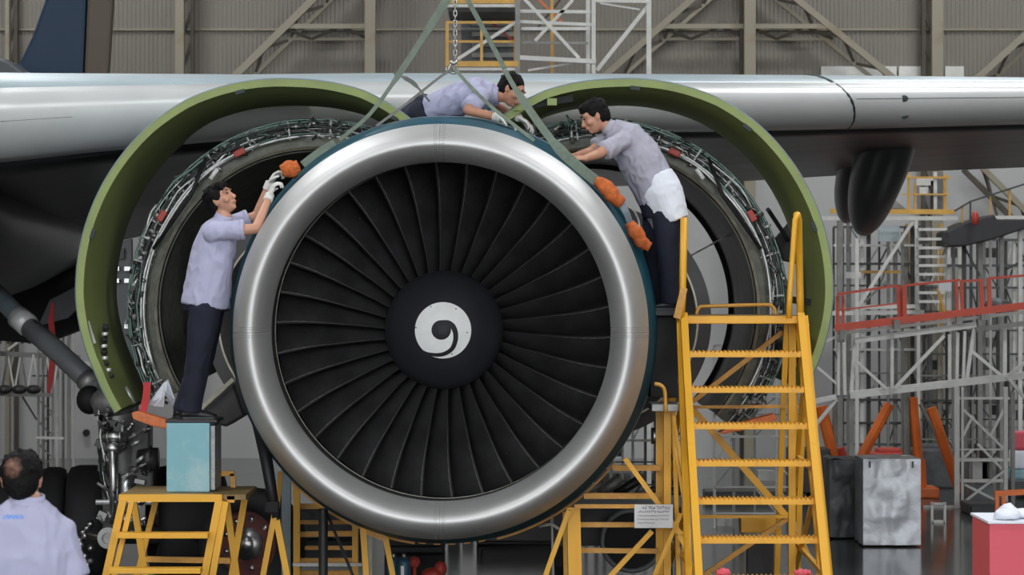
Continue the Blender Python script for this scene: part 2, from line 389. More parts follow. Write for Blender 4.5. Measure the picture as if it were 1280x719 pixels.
# belly / wing root fairing
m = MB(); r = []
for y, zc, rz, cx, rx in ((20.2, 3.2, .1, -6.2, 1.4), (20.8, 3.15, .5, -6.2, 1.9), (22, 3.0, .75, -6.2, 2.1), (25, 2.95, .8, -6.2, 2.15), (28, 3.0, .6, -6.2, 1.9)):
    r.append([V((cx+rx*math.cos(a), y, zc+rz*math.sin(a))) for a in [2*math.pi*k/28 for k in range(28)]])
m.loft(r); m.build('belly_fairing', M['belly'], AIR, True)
# gear bay edge and doors
m = MB(); m.bar(P(-60, 356, 26.6), P(98, 312, 26.6), .07, .10); m.build('bay_door_edge', M['gear_grey'], AIR)
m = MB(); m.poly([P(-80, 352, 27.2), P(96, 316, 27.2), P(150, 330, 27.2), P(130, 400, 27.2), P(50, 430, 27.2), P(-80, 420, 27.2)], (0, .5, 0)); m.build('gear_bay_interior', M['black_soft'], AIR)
m = MB(); m.poly([P(47, 408, 26.2), P(62, 375, 26.2), P(96, 357, 26.2), P(120, 362, 26.2), P(85, 398, 26.2)], (0, .05, 0)); m.build('bay_door', M['gear_grey'], AIR, bevel=.01)
m = MB(); m.poly([P(139, 305, 22.2), P(165, 298, 22.2), P(167, 470, 22.2), P(141, 482, 22.2)], (0, .06, 0)); gd = m.build('leg_door', M['gear_grey'], AIR, bevel=.012)
for y in (336, 351, 408, 462):
    for x in (142, 156): m = MB(); c = P(x, y, 22.15); m.bar(c, c+V((.05, 0, 0)), .035, .06); m.build('door_hinge', M['steel'], gd)
m = MB(); m.box(P(150, 317, 22.15), (.07, .02, .09)); m.build('latch_plate', M['duct'], gd)
DG = 21.6
def gp(px, py, dd=0): return P(px, py, DG+dd)
m = MB(); m.tube([gp(-40, 330, 2), gp(30, 403, .9), gp(36, 408, .8)], .085, 12); m.build('side_brace_end', M['cowl_out'], AIR, True)
m = MB(); m.tube([gp(22, 396, .9), gp(36, 408, .8)], .1, 12); m.build('brace_collar', M['wing_le'], AIR, True)
m = MB(); m.tube([gp(33, 406, .85), gp(70, 438, .5), gp(128, 492, .2)], .088, 14); m.build('side_brace', M['gear_grey'], AIR, True)
sb = MB(); sb.tube([gp(108, 474, .28), gp(118, 483, .22)], .1, 14); sb.build('brace_collar', M['dull_steel'], AIR, True)
leg = MB(); leg.tube([gp(146, 470), gp(148, 520), gp(150, 590), gp(150, 640), gp(150, 672)], [.16, .17, .15, .14, .14], 18); leg = leg.build('gear_leg', M['dull_steel'], AIR, True)
m = MB(); m.ell(gp(142, 502, -.1), (.19, .17, .13)); m.tube([gp(118, 510, -.1), gp(172, 506, -.1)], .07, 12); m.build('trunnion', M['dull_steel'], leg, True)
m = MB(); m.ell(gp(112, 500, .1), (.11, .1, .12)); m.build('trunnion_cap', M['black_soft'], leg, True)
m = MB(); m.tube([gp(128, 546, -.25), gp(158, 546, -.25)], .045, 12); m.tube([gp(134, 546, -.25), gp(136, 546, -.25)], .06, 12); m.tube([gp(150, 546, -.25), gp(152, 546, -.25)], .06, 12); m.build('actuator_pin', M['steel'], leg, True)
m = MB(); m.tube([gp(141, 556, -.27), gp(142, 600, -.27), gp(142, 655, -.27)], [.045, .035, .035], 10); m.ell(gp(141, 560, -.27), (.07, .05, .05)); m.build('retract_rod', M['steel'], leg, True)
m = MB(); m.tube([gp(172, 575, -.15), gp(186, 575, -.15), gp(198, 575, -.15)], [.08, .10, .10], 16); m.tube([gp(188, 575, -.15), gp(190, 575, -.15)], .115, 16); m.build('actuator_can', M['duct'], leg, True)
m = MB(); m.tube([gp(160, 594, -.2), gp(156, 652, -.2)], [.075, .06], 14); m.build('shock_strut', M['steel'], leg, True)
m = MB(); m.box(gp(178, 600, -.1), (.2, .2, .22)); m.box(gp(168, 560, 0), (.28, .2, .5)); m.build('manifold', M['duct'], leg, bevel=.02)
random.seed(4)
for k in range(12):
    a = random.uniform(124, 140); b = random.uniform(150, 180); y = random.uniform(520, 560); y2 = random.uniform(590, 650)
    m = MB(); m.tube(crv([gp(a+6, y, -.2), gp(a-6*random.random(), (y+y2)/2-15, -.24), gp(a+4, y2-20, -.24), gp((a+b)/2, y2, -.2)], 5), .008, 6); m.build('hydraulic_hose', M['rubber'] if k % 3 else M['pipe'], leg, True)
for k in range(16):
    m = MB(); c = gp(random.uniform(125, 178), random.uniform(515, 655), -.22); m.box(c, (random.uniform(.04, .09), .06, random.uniform(.02, .07)), Matrix.Rotation(random.random(), 3, 'Y')); m.build('bracket', M['dull_steel'] if k % 2 else M['duct'], leg)
for k in range(46):
    c = gp(random.uniform(122, 184), random.uniform(512, 668), -.24-random.random()*.06); q = V((random.uniform(-1, 1), -.2, random.uniform(-1, 1))).normalized()*random.uniform(.02, .06); m = MB(); m.tube([c-q, c+q], random.uniform(.006, .016), 8); m.tube([c-q*.25, c+q*.25], random.uniform(.014, .024), 8); m.build('fitting', M[random.choice(['steel', 'dull_steel', 'duct', 'pipe'])], leg, True)
m = MB(); m.tube([gp(120, 628, -.25), gp(190, 628, -.25)], .022, 8); m.build('torque_link', M['pipe'], leg)
def wheel(cx, cy, d, axis, rr, ww, hub, parent=AIR):
    c = P(cx, cy, d); c.z = rr; ax = V(axis).normalized(); prof = [(.62, -.5), (.86, -.5), (.96, -.42), (1, -.2), (1, .2), (.96, .42), (.86, .5), (.62, .5)]
    u = ax.cross(V((0, 0, 1))).normalized(); w = u.cross(ax); rings = []
    for k in range(37):
        a = 2*math.pi*k/36; rings.append([c+ax*(y*ww)+(u*math.cos(a)+w*math.sin(a))*r*rr for r, y in prof])
    m = MB(); m.loft(rings, cap=False); t = m.build('tyre', M['rubber'], parent, True)
    m = MB(); m.tube([c-ax*ww*.3, c+ax*ww*.3], rr*.64, 28); m.build('wheel_hub', hub, t)
    m = MB(); m.tube([c-ax*ww*.44, c+ax*ww*.44], rr*.30, 20); m.tube([c-ax*ww*.5, c+ax*ww*.5], rr*.16, 16)
    for k in range(9):
        a = 2*math.pi*k/9; q = (u*math.cos(a)+w*math.sin(a))*rr*.46; m.tube([c+q-ax*ww*.34, c+q+ax*ww*.34], rr*.05, 8)
    m.build('hub_cap', M['steel'], t, True); return t
wheel(68, 640, 22.3, (1, .10, 0), .47, .22, M['dull_steel']); wheel(110, 640, 22.1, (1, .10, 0), .485, .33, M['dull_steel'])
wheel(234, 640, 22.2, (1, .3, 0), .485, .58, M['dull_steel']); wheel(10, 640, 22.6, (1, .1, 0), .46, .3, M['dull_steel'])
hub_red = mat('red_brown_hub', (.09, .022, .018), .6, .1, .5, 9); wheel(316, 640, 21.0, (.35, 1, 0), .43, .3, hub_red)
m = MB(); c = P(135, 673, 21.1)
m.lathe([(.0, 0), (.045, 0), (.045, -.03), (.06, -.03), (.06, .0), (.085, 0), (.09, .03), (.0, .03)], c, n=28); m.build('axle_cap', M['dull_steel'], AIR, 'a')
m = MB(); m.tube([P(112, 668, 21.4), P(135, 673, 21.2)], .03, 10); m.build('axle', M['steel'], AIR, True)
for k in range(9):
    m = MB(); c = P(105+random.uniform(-7, 9), 655+k*5, 21.6); m.ell(c, (.03, .04, .028)); m.build('brake_piston', M['steel'], AIR, True)
m = MB(); m.tube([P(70, 660, 21.9), P(150, 668, 21.8), P(260, 668, 21.8)], .08, 12); m.build('bogie_beam', M['duct'], AIR, True)
m = MB(); m.tube([P(-80, 690, 21.9), P(70, 660, 21.9)], .06, 12); m.build('bogie_beam', M['duct'], AIR, True)
for k in range(14):
    a = 2*math.pi*k/14; c = P(103, 680, 21.75)+V((.09*math.cos(a)*.6, 0, .17*math.sin(a))); m = MB(); m.tube([c, c+V((.05, -.06, 0))], .022, 8); m.build('brake_cylinder', M['steel' if k % 2 else 'dull_steel'], AIR, True)
m = MB(); m.lathe([(.10, 21.78), (.2, 21.78), (.2, 21.84), (.10, 21.84)], P(103, 680, 0)*0+V((P(103, 680, 21.8).x, 0, P(103, 680, 21.8).z)), n=24); m.build('brake_ring', M['dull_steel'], AIR)
# red lock flag
m = MB(); m.ribbon([P(66, 378, 24), P(64, 400, 24), P(67, 440, 24), P(63, 475, 24), P(61, 492, 24)], [.02, .05, .055, .05, .02], .02); tag(m.build('warning_streamer', M['ribbon']), 'dark red remove-before-flight streamer hanging below the wing root', 'streamer')
bpy.data.objects['warning_streamer'].location.z += .0

# ------------------------------------------------------------------ the engine
EC = V((-.4946, 0, HC-56.5*18/F))            # axis
EN = thing('jet_engine', 'large open turbofan engine with polished inlet lip and white swirl on black spinner', 'jet engine', (EC.x, 19.5, 0))
lip = [(1.181, 18.46), (1.18, 18.38)]
for k in range(0, 13):
    a = R(k*90/12); lip.append((1.288-.108*math.cos(a), 18.0+.36*(1-math.sin(a))))
for k in range(1, 15):
    a = R(k*90/14); lip.append((1.288+.160*math.sin(a), 18.0+.52*(1-math.cos(a))))
lip2 = lip+[(1.455, 18.60), (1.440, 18.60)]+[(r*.99+.004, y+.02) for r, y in lip[::-6]][:-1]
lipc = lip+[(1.4495, 18.62), (1.42, 18.62), (1.40, 18.5), (1.29, 18.15), (1.21, 18.40), (1.20, 18.46)]
for k in range(4):                             # four lip skins butted at riveted joints
    m = MB(); m.lathe(lipc, EC, k*90+.04, k*90+89.96, 48); m.build('lip_skin', M['alu_lip'], EN, 'a')
m = MB()
for k in range(4):
    for row in (-1.5, -.9, .9, 1.5):
        for j in range(2, len(lip)-1):
            for q in (0,):
                r = lip[j][0]+(lip[j+1][0]-lip[j][0])*q; y = lip[j][1]+(lip[j+1][1]-lip[j][1])*q; a = R(k*90+row)
                m.ell((EC.x+r*math.cos(a), y, EC.z+r*math.sin(a)), (.0035,)*3, None, 6, 4)
tag(m.build('rivet_rows', M['rivet'], EN, True), kind='stuff')
m = MB(); m.lathe([(1.4495, 18.605), (1.50, 18.85), (1.545, 19.15), (1.56, 19.42), (1.56, 19.50), (1.50, 19.50), (1.40, 19.2), (1.41, 18.62)], EC, n=120); m.build('inlet_cowl', M['teal'], EN, 'a')
m = MB(); m.lathe([(1.563, 19.36), (1.566, 19.50), (1.55, 19.50), (1.55, 19.36)], EC, n=120); m.build('cowl_edge_band', M['cowl_out'], EN, 'a')
m = MB(); m.lathe([(1.181, 18.46), (1.20, 18.9), (1.222, 19.18), (1.26, 19.18), (1.24, 18.46)], EC, n=120); m.build('inlet_liner', M['liner'], EN, 'a')
m = MB(); m.lathe([(1.215, 19.165), (1.228, 19.165), (1.228, 19.20), (1.215, 19.20)], EC, n=120); m.build('seal_ring', M['seal'], EN, 'a')
m = MB(); m.lathe([(1.1825, 18.43), (1.1845, 18.43), (1.1845, 18.47), (1.1825, 18.47)], EC, n=120); m.build('liner_seam', M['seal'], EN, 'a')
m = MB(); m.lathe([(1.228, 19.20), (1.228, 20.6), (1.36, 20.6), (1.36, 19.5), (1.29, 19.2)], EC, n=96); m.build('fan_case', M['duct'], EN, 'a')
m = MB(); m.lathe([(0, 19.95), (1.226, 19.95), (1.226, 20.0), (0, 20.0)], EC, n=64); m.build('stator_backing', M['black_soft'], EN)
for k in range(40):
    a = R(k*9); m = MB(); m.bar((EC.x+.5*math.cos(a), 19.85, EC.z+.5*math.sin(a)), (EC.x+1.22*math.cos(a), 19.85, EC.z+1.22*math.sin(a)), .012, .16); m.build('stator_vane', M['liner'], EN)
m = MB(); m.lathe([(0, 20.0), (.95, 20.0), (.75, 20.8), (.62, 22), (.55, 23.4), (.35, 23.8), (0, 23.8)], EC, n=48, closed_prof=False); m.build('engine_core', M['dull_steel'], EN, True)
# fan blades
def blade_mesh():
    m = MB(); NS, NC = 12, 8; off = [0, -.9, -1.5, -1.9, -2.1, -2.2, -2.3, -2.4, -2.4, -2.3, -2.1, -1.8, -1.4]
    rings = []
    for i in range(NS+1):
        t = i/NS; r = .405+(1.218-.405)*t; ch = .20+.12*t; s0 = R(28+34*t); a0 = R(-off[i]*-1)
        yl = 19.245-.03*math.sin(math.pi*t)+.02*t; pts = []
        for side in (1, -1):
            us = [q/NC for q in range(NC+1)]
            if side < 0: us = us[::-1][1:-1]
            for u in us:
                cam_ = .05*4*u*(1-u)*ch; th = .0085*(1-.45*t)*(math.sin(math.pi*min(1, max(.04, u)))**.5+.15)
                cx = ch*u*math.sin(s0)-cam_*math.cos(s0)*0; ay = ch*u*math.cos(s0)
                cx += cam_*math.cos(s0); ay -= cam_*math.sin(s0)
                nx, ny = math.cos(s0), -math.sin(s0)
                cx += nx*th*side*.5; ay += ny*th*side*.5
                a = a0-cx/r; pts.append(V((r*math.cos(a), yl+ay, r*math.sin(a))))
        rings.append(pts)
    n = len(rings[0]); m.loft(rings)
    # worn metal edge
    for i in range(NS):
        r0, r1 = rings[i], rings[i+1]
        def e(rr): c = rr[0].lerp(rr[-1], .5); return [rr[0].lerp(rr[1], .30)+V((0, -.0015, 0)), c+V((0, -.003, 0)), rr[-1].lerp(rr[-2], .10)+V((0, -.001, 0))]
        a, b = e(r0), e(r1); m.add(a+b, [(0, 3, 4, 1), (1, 4, 5, 2)], 1)
    # mid-span snubber
    i = 9; r0 = rings[i]
    c = r0[3].lerp(r0[4], .5); rr = c.length
    q = V((c.x, 0, c.z)).normalized(); tn = V((-q.z, 0, q.x))
    m.bar(c+tn*.022+V((0, .004, 0)), c-tn*.03+V((0, .022, 0)), .007, .014, up=q)
    return m
proto = None
bm_ = blade_mesh()
for k in range(34):
    if proto is None:
        proto = bm_.build('fan_blade', [M['blade'], M['edge']], None, 'a'); proto.parent = EN
        lc = proto.location.copy()
        # shift mesh so its origin lies on the engine axis
        for v in proto.data.vertices: v.co += lc
        proto.data.update(); o = proto
    else:
        o = proto.copy(); COL.objects.link(o); o.parent = EN
    o.location = V((EC.x, 0, EC.z))-LOC[EN.name]
    o.rotation_euler = (0, -R(-.3+k*360/34), 0)
# spinner
sp = [(0, 18.93), (.03, 18.932), (.07, 18.945), (.14, 18.975), (.22, 19.02), (.30, 19.08), (.38, 19.155), (.425, 19.215), (.43, 19.25), (.43, 19.6), (0, 19.6)]
m = MB(); m.lathe(sp, EC, n=72, closed_prof=False); spn = m.build('spinner', M['spinner'], EN, 'a')
def spy(r): return lerp_tab([(a, b) for a, b in sp[:9]], r)
def on_spin(x, z, off): r = math.hypot(x, z); return V((EC.x+x, spy(r)-off, EC.z+z))
SWK = 1/3.595*18.97/F   # metres per pixel of the enlarged view
def swirl_disc(cx, cz, rad, off, name, mt):
    m = MB(); vs = [on_spin(cx, cz, off)]; fs = []; nr, na = 8, 48
    for i in range(1, nr+1):
        for k in range(na): a = 2*math.pi*k/na; vs.append(on_spin(cx+rad*i/nr*math.cos(a), cz+rad*i/nr*math.sin(a), off))
    for k in range(na): fs.append((0, 1+k, 1+(k+1) % na))
    for i in range(nr-1):
        for k in range(na): a = 1+i*na+k; b = 1+i*na+(k+1) % na; fs.append((a, a+na, b+na, b))
    m.add(vs, fs); return m.build(name, mt, spn, True)
swirl_disc(0, 0, 127*SWK, .002, 'white_disc', M['white_paint'])
swirl_disc(-7*SWK, 2*SWK, 44*SWK, .004, 'swirl_eye', M['spinner'])
path = [(-8, 37), (22, 34), (43, 20), (55, -4), (58, -30), (54, -54), (44, -78), (27, -95), (2, -107), (-25, -111), (-50, -109), (-75, -104), (-92, -96)]
wdt = [18, 24, 25, 23, 22, 21, 20, 19, 18, 17, 15, 14, 13]
pc = crv([(x*SWK, 0, z*SWK) for x, z in path], 5); m = MB(); rows = []
for i, p in enumerate(pc):
    dd = (pc[min(i+1, len(pc)-1)]-pc[max(i-1, 0)]).normalized(); nn = V((-dd.z, 0, dd.x)); w = lerp_tab(list(enumerate(wdt)), i/5)*SWK/2
    rows.append([on_spin((p+nn*w*q).x, (p+nn*w*q).z, .0045) for q in (-1, 0, 1)])
m.loft(rows, cap=False, closed=False); m.build('swirl_tail', M['spinner'], spn, True)
for x, z in ((-55, 107), (58, 97), (108, -10), (40, -106), (-122, 12)):
    m = MB(); m.ell(on_spin(x*SWK, z*SWK, .004), (.006, .003, .006), None, 8, 5); m.build('spinner_screw', M['rivet'], spn)
m = MB(); m.poly([P(970, 297, 21.6), P(990, 274, 21.6), P(1003, 286, 21.6), P(1011, 318, 21.6), P(1001, 331, 21.6), P(980, 326, 21.6)], (0, .12, 0)); m.build('dark_panel', M['black_soft'], EN, bevel=.01)  # plain black panel standing in for an unidentified dark shape
m = MB(); m.bar(P(985, 300, 21.6), P(960, 262, 21.0), .03); m.build('dark_panel_link', M['dark_frame'], EN)
# latches and brackets on the bottom of the cowl edge
for k in range(9):
    a = R(248+k*4); c = V((EC.x+1.565*math.cos(a), 19.45, EC.z+1.565*math.sin(a))); m = MB(); m.box(c, (.05, .08, .03), Matrix.Rotation(-a+math.pi/2, 3, 'Y')); m.build('cowl_bracket', M['yellow_b'], EN)
for a0, a1 in ((225, 262), (284, 322)):
    m = MB(); m.lathe([(1.578, 19.45), (1.594, 19.45), (1.594, 19.50), (1.578, 19.50)], EC, a0, a1, 30); m.build('edge_strip', M['yellow_b'], EN)
# fan cowl doors, opened
ANG = [(-20, 268), (0, 276), (33, 283), (50, 286), (62, 286), (75, 282), (90, 277), (108, 276), (120, 270), (131, 264)]
def cowl_door(cx, cy, mirror, dF=19.45, aft=1.25):
    """half barrel with a pale flange on its front edge; radius table from the door's own slightly flattened arc"""
    S = dF/F; c = P(cx, cy, dF); c.y = 0
    def rr(phi): return lerp_tab(ANG, phi)*S        # phi measured from horizontal-outward, going over the top
    def ring(phi, prof):
        a = R(180-phi) if mirror < 0 else R(phi); rad = rr(phi)
        return [V((c.x+(rad+q)*math.cos(a), dF+y, c.z+(rad+q)*math.sin(a))) for q, y in prof]
    phis = [-32+i*(131+32)/70 for i in range(71)]
    if mirror > 0: phis = [-25+i*(128+25)/70 for i in range(71)]
    def shape(prof, name, mt, par=EN):
        m = MB(); m.loft([ring(p, prof) for p in phis], cap=True); return m.build(name, mt, par, 'a')
    dr = shape([(-.062, .02), (-.105, .16), (-.125, .6), (-.12, aft), (-.02, aft), (-.01, .6), (-.012, .02)], 'fan_cowl_door', M['green'])
    shape([(-.009, -.01), (-.012, .01), (-.066, .025), (-.064, -.01)], 'door_flange', M['green_lt'], dr)
    shape([(.0, -.005), (-.0085, -.012), (-.0085, aft+.01), (.0, aft)], 'outer_skin', M['cowl_out'], dr)
    for phi in ((150-180+48, 75, 118) if mirror < 0 else (20, 52, 84)):
        a = R(180-phi) if mirror < 0 else R(phi); rad = rr(phi)-.075; p = V((c.x+rad*math.cos(a), dF-.005, c.z+rad*math.sin(a)))
        MB().box(p, (.07, .03, .028), Matrix.Rotation(-a-math.pi/2, 3, 'Y')).build('latch_hole', M['line'], dr)
    return dr, ring
dl, ringl = cowl_door(370, 375, -1); drr, ringr = cowl_door(766, 375, 1)
m = MB(); m.bar(P(108, 402, 19.5), P(117, 430, 19.5), .045, .03); m.build('door_stop', M['dull_steel'], dl)
# door hoses (left) and hold-open rod fitting
for k in range(9):
    y = 408+k*7.5; x = 132-2*math.sin(k*.5)+max(0, k-6)*2.5; m = MB(); m.tube([P(x, y, 19.55), P(x+.5, y+4.5, 19.55)], .024, 10); m.build('ribbed_hose', M['pipe'] if k % 2 else M['rubber'], dl, True)
m = MB(); m.tube(crv([P(132, 405, 19.6), P(131, 440, 19.6), P(132, 468, 19.6), P(140, 482, 19.6), P(148, 500, 19.6)], 5), .018, 8); m.build('hose', M['rubber'], dl, True)
m = MB(); m.tube([P(134, 478, 19.7), P(148, 503, 19.7)], .03, 8); m.tube([P(156, 484, 19.8), P(168, 505, 19.8)], .02, 8); m.build('hold_open_rod', M['pipe'], dl, True)
m = MB(); m.bar(P(655, 133, 19.5), P(716, 123, 19.5), .05, .05); m.build('hinge_beam', M['black_soft'], drr)
for x in (648, 690): m = MB(); m.box(P(x, 134-(x-650)*.16, 19.45), (.07, .06, .05)); m.build('hinge_fitting', M['green_lt'], drr)
# thrust reverser ducts, opened: bulkhead ring full of pipes, dark barrel, inner barrel
def reverser(cx, cy, mirror, a_lo, a_hi, seed, dF=20.0):
    rnd = random.Random(seed); S = dF/F; c = P(cx, cy, dF); c.y = 0; ro, ri = 237*S, 200*S
    def ang(phi): return 180-phi if mirror < 0 else phi
    A0, A1 = ang(a_lo), ang(a_hi)
    def pt(phi, r, y=0): a = R(ang(phi)); return V((c.x+r*math.cos(a), dF+y, c.z+r*math.sin(a)))
    def arc(prof, name, mt, par, n=80, lo=a_lo, hi=a_hi):
        m = MB(); m.lathe([(r, dF+y) for r, y in prof], c, ang(lo), ang(hi), n); return m.build(name, mt, par, 'a')
    tp = .42 if mirror < 0 else 0
    rev = arc([(ri, .0), (ri+.09, .02), (ri+.095, .10), (ro-.02, .12), (ro, .10), (ro, .16), (ri-.012, .22), (ri-.01-tp, 1.85), (ri-.03-tp, 1.85), (ri-.025, .1)], 'reverser_half', M['duct_face'], EN)
    arc([(ri-.028, .02), (ri-.029, .2), (ri-.04-tp, 1.86), (ri-.075-tp, 1.86), (ri-.03-tp, 1.8), (ri-.02, .2)], 'duct_lining', M['duct'], rev)
    arc([(ri-.012, -.02), (ri+.010, -.03), (ri+.010, .0), (ri-.012, .01)], 'inner_rim', M['duct_rim'], rev)
    arc([(ri-.030, .015), (ri-.020, .0), (ri-.016, .03)], 'rim_seal', M['seal'], rev)
    arc([(ro-.014, .02), (ro, .02), (ro+.004, .3), (ro-.012, .3)], 'outer_flange', M['pipe_g'], rev)
    # continuous pipes
    def pipe(lo, hi, r0, wob, rad, mt, y=-.02, kinks=6):
        n = max(6, int(abs(hi-lo)/3)); ks = [rnd.uniform(-wob, wob) for _ in range(n//kinks+3)]
        pts = []
        for i in range(n+1):
            u = i/kinks; j = int(u); g = u-j; g = g*g*(3-2*g); pts.append(pt(lo+(hi-lo)*i/n, r0+ks[j]*(1-g)+ks[j+1]*g, y+rnd.uniform(-.004, .004)))
        m = MB(); m.tube(pts, rad, 7); m.build('pipe', mt, rev, True)
    w = ro-ri
    for r0, rad, mt in ((.42, .0085, 'pipe'), (.50, .006, 'pipe_g'), (.58, .011, 'loom'), (.66, .007, 'pipe'), (.74, .012, 'loom'), (.82, .006, 'pipe_g'), (.90, .008, 'pipe_g'), (.97, .009, 'pipe_g')):
        pipe(a_lo, a_hi, ri+w*r0, .006, rad, M[mt], y=.03-rnd.random()*.03)
    pipe(a_lo+10, a_hi-35, ri+w*.38, .012, .011, M['pipe'], -.04); pipe(a_lo+25, a_hi-50, ri+w*.46, .016, .010, M['pipe'], -.05)
    for k in range(16):
        lo = rnd.uniform(a_lo, a_hi-30); pipe(lo, lo+rnd.uniform(8, 28), ri+w*rnd.uniform(.4, .95), .02, rnd.choice([.005, .007, .010]), M[rnd.choice(['pipe', 'pipe', 'loom', 'pipe_g'])], rnd.uniform(-.07, -.02), 2)
    for k in range(95):                            # brackets, valves, connectors
        phi = rnd.uniform(a_lo, a_hi); r = ri+w*rnd.uniform(.38, .99); p = pt(phi, r, rnd.uniform(-.06, .04)); rot = Matrix.Rotation(-R(ang(phi)), 3, 'Y'); m = MB()
        kd = rnd.random()
        if kd < .45: m.box(p, (rnd.uniform(.02, .06), .03, rnd.uniform(.012, .04)), rot); nm = 'bracket'; mt = rnd.choice(['pipe', 'dull_steel', 'loom', 'duct'])
        elif kd < .8:
            q = rot @ V((rnd.uniform(-.5, .5), -.1, rnd.uniform(-1, 1))).normalized()*rnd.uniform(.03, .07); m.tube([p-q, p+q], rnd.uniform(.006, .013), 8); m.tube([p-q*.2, p+q*.2], .018, 8); nm = 'connector'; mt = rnd.choice(['steel', 'pipe', 'pipe_g', 'loom'])
        else: m.ell(p, (rnd.uniform(.012, .03), .03, rnd.uniform(.012, .03))); nm = 'valve'; mt = rnd.choice(['steel', 'loom', 'duct'])
        m.build(nm, M[mt], rev, True)
    for phi in [a_lo+6+i*13.3 for i in range(int((a_hi-a_lo)/13.3))]:
        m = MB(); m.bar(pt(phi, ri+.07, -.02), pt(phi, ro-.01, -.01), .012, .02); m.build('clamp_bar', M['dull_steel'], rev)
    m = MB()
    for k in range(260):                           # loose wiring, nobody could count it
        phi = rnd.uniform(a_lo, a_hi); r = ri+w*rnd.uniform(.42, .96); a = pt(phi, r, rnd.uniform(-.05, .02)); b = pt(phi+rnd.uniform(-4, 4), min(ro, max(ri+.09, r+rnd.uniform(-.05, .05))), rnd.uniform(-.05, .02))
        mid = a.lerp(b, .5)+V((rnd.uniform(-.02, .02), -.03, rnd.uniform(-.02, .02))); m.tube([a, mid, b], .0032, 4, m=rnd.choice([0, 0, 1, 2]))
    tag(m.build('wiring', [M['pipe'], M['loom'], M['pipe_g']], rev, True), kind='stuff')
    # a pair of rods crossing to the inner rim
    ph = 42; m = MB(); m.tube([pt(ph+12, ro-.03, -.07), pt(ph, ri+.05, -.09), pt(ph-22, ri+.09, -.07)], .014, 8); m.build('actuator_rod', M['rubber'], rev, True)
    m = MB(); m.tube([pt(ph+13, ri+.07, -.1), pt(ph+9, ri+.04, -.1)], .018, 8); m.build('rod_end', M['white_paint'], rev, True)
    for phi, dr_, mt in ((31, .62, 'redp'), (64, .42, 'redp')):
        m = MB(); m.box(pt(phi, ri+w*dr_, -.07), (.05, .03, .09), Matrix.Rotation(-R(ang(phi)), 3, 'Y')); m.build('protective_cap', M[mt], rev, bevel=.01)
    # inner fixed structure
    c2 = c.copy()
    def arc2(prof, name, mt, lo=-80, hi=85):
        m = MB(); m.lathe([(r, dF+y) for r, y in prof], V((c.x-mirror*.02, 0, c.z-.10)), ang(lo), ang(hi), 60); return m.build(name, mt, rev, 'a')
    arc2([(.80, .35), (.90, .36), (.88, 1.2), (.60, 2.6), (.35, 3.4), (.33, 3.4), (.58, 2.6), (.84, 1.2)], 'inner_barrel', M['duct'])
    arc2([(.785, .33), (.80, .33), (.80, .36), (.785, .36)], 'inner_barrel_rim', M['duct_rim'])
    return rev, pt
rvl, ptl = reverser(395, 385, -1, -31, 121, 11)
rvr, ptr = reverser(748, 385, 1, -42, 121, 23)
# straight strut inside the duct openings
m = MB(); m.tube([P(863, 320, 20.8), P(918, 290, 20.8)], .008, 6); m.build('stay_cable', M['pipe'], rvr)
# white plastic sheet at the lower end of the left reverser
m = MB(); zz = [(185, 505, 0), (205, 478, .05), (210, 474, 0), (219, 500, .04), (217, 506, 0), (206, 494, -.05), (205, 509, 0), (193, 508, .03)]
m.poly([P(x, y, 19.7+q) for x, y, q in zz], (0, .03, 0)); o = m.build('plastic_bag', M['white_cloth']); tag(o, 'crumpled white plastic sheet tied to the lower end of the pipe ring', 'plastic sheet')
m = MB(); m.ribbon(crv([P(184, 478, 19.6), P(183, 495, 19.6), P(178, 518, 19.6)], 4), .055, .012); tag(m.build('red_streamer', M['ribbon']), 'bright red ribbon hanging over the orange foam pad', 'ribbon')
m = MB(); m.poly([P(164, 516, 19.5), P(172, 514, 19.5), P(212, 526, 19.5), P(210, 537, 19.5), P(190, 533, 19.5), P(166, 524, 19.5)], (0, .16, 0)); tag(m.build('foam_pad', M['orange'], bevel=.012), 'orange foam pad leaning beside the pale blue box', 'foam pad')
m = MB(); m.poly([P(898, 541, 19.5), P(920, 530, 19.5), P(968, 517, 19.5), P(973, 524, 19.5), P(960, 532, 19.5), P(905, 543, 19.5)], (0, .16, 0)); tag(m.build('foam_pad', M['orange'], bevel=.012), 'orange foam pad seen through the rungs of the big yellow ladder', 'foam pad')
m = MB(); m.bar(P(251, 511, 19.6), P(292, 474, 19.6), .03, .05); m.build('duct_edge_strip', M['duct_rim'], EN)
m = MB(); m.poly([P(254, 512, 19.7), P(292, 478, 19.7), P(306, 520, 19.7), P(283, 534, 19.7), P(262, 528, 19.7)], (0, .4, 0)); m.build('lower_cowl_frame', M['duct'], EN, bevel=.02)

# ------------------------------------------------------------------ slings, hook and chain
def sling(pts, w, label, mt, name='lifting_sling', tips=()):
    m = MB(); m.ribbon(crv(pts, 4), w, .012); o = m.build(name, mt); tag(o, label, 'sling'); return o
ch = thing('hoist_chain', 'steel lifting chain with hook hanging in front of the yellow dock', 'chain', P(569, 84, 19.3))
for k in range(40):
    z = P(569, -20, 19.3).z+.828-k*.036; m = MB(); c = V((P(569, 0, 19.3).x, 19.3, z)); a = 0 if k % 2 else math.pi/2
    pts = [c+V((math.cos(a)*.012*math.cos(q), math.sin(a)*.012*math.cos(q), .024*math.sin(q))) for q in [2*math.pi*i/12 for i in range(13)]]
    m.tube(pts, .0055, 6, cap=False); m.build('chain_link', M['chain'], ch, True)
m = MB(); m.box(P(571, -178, 19.3), (.30, .22, .24)); m.build('hoist_block', M['yellow'], ch, bevel=.02)
m = MB(); q = P(571, -158, 19.3); m.tube([q, V((q.x, q.y, ZR))], .012, 8); m.build('hoist_cable', M['chain'], ch, True)
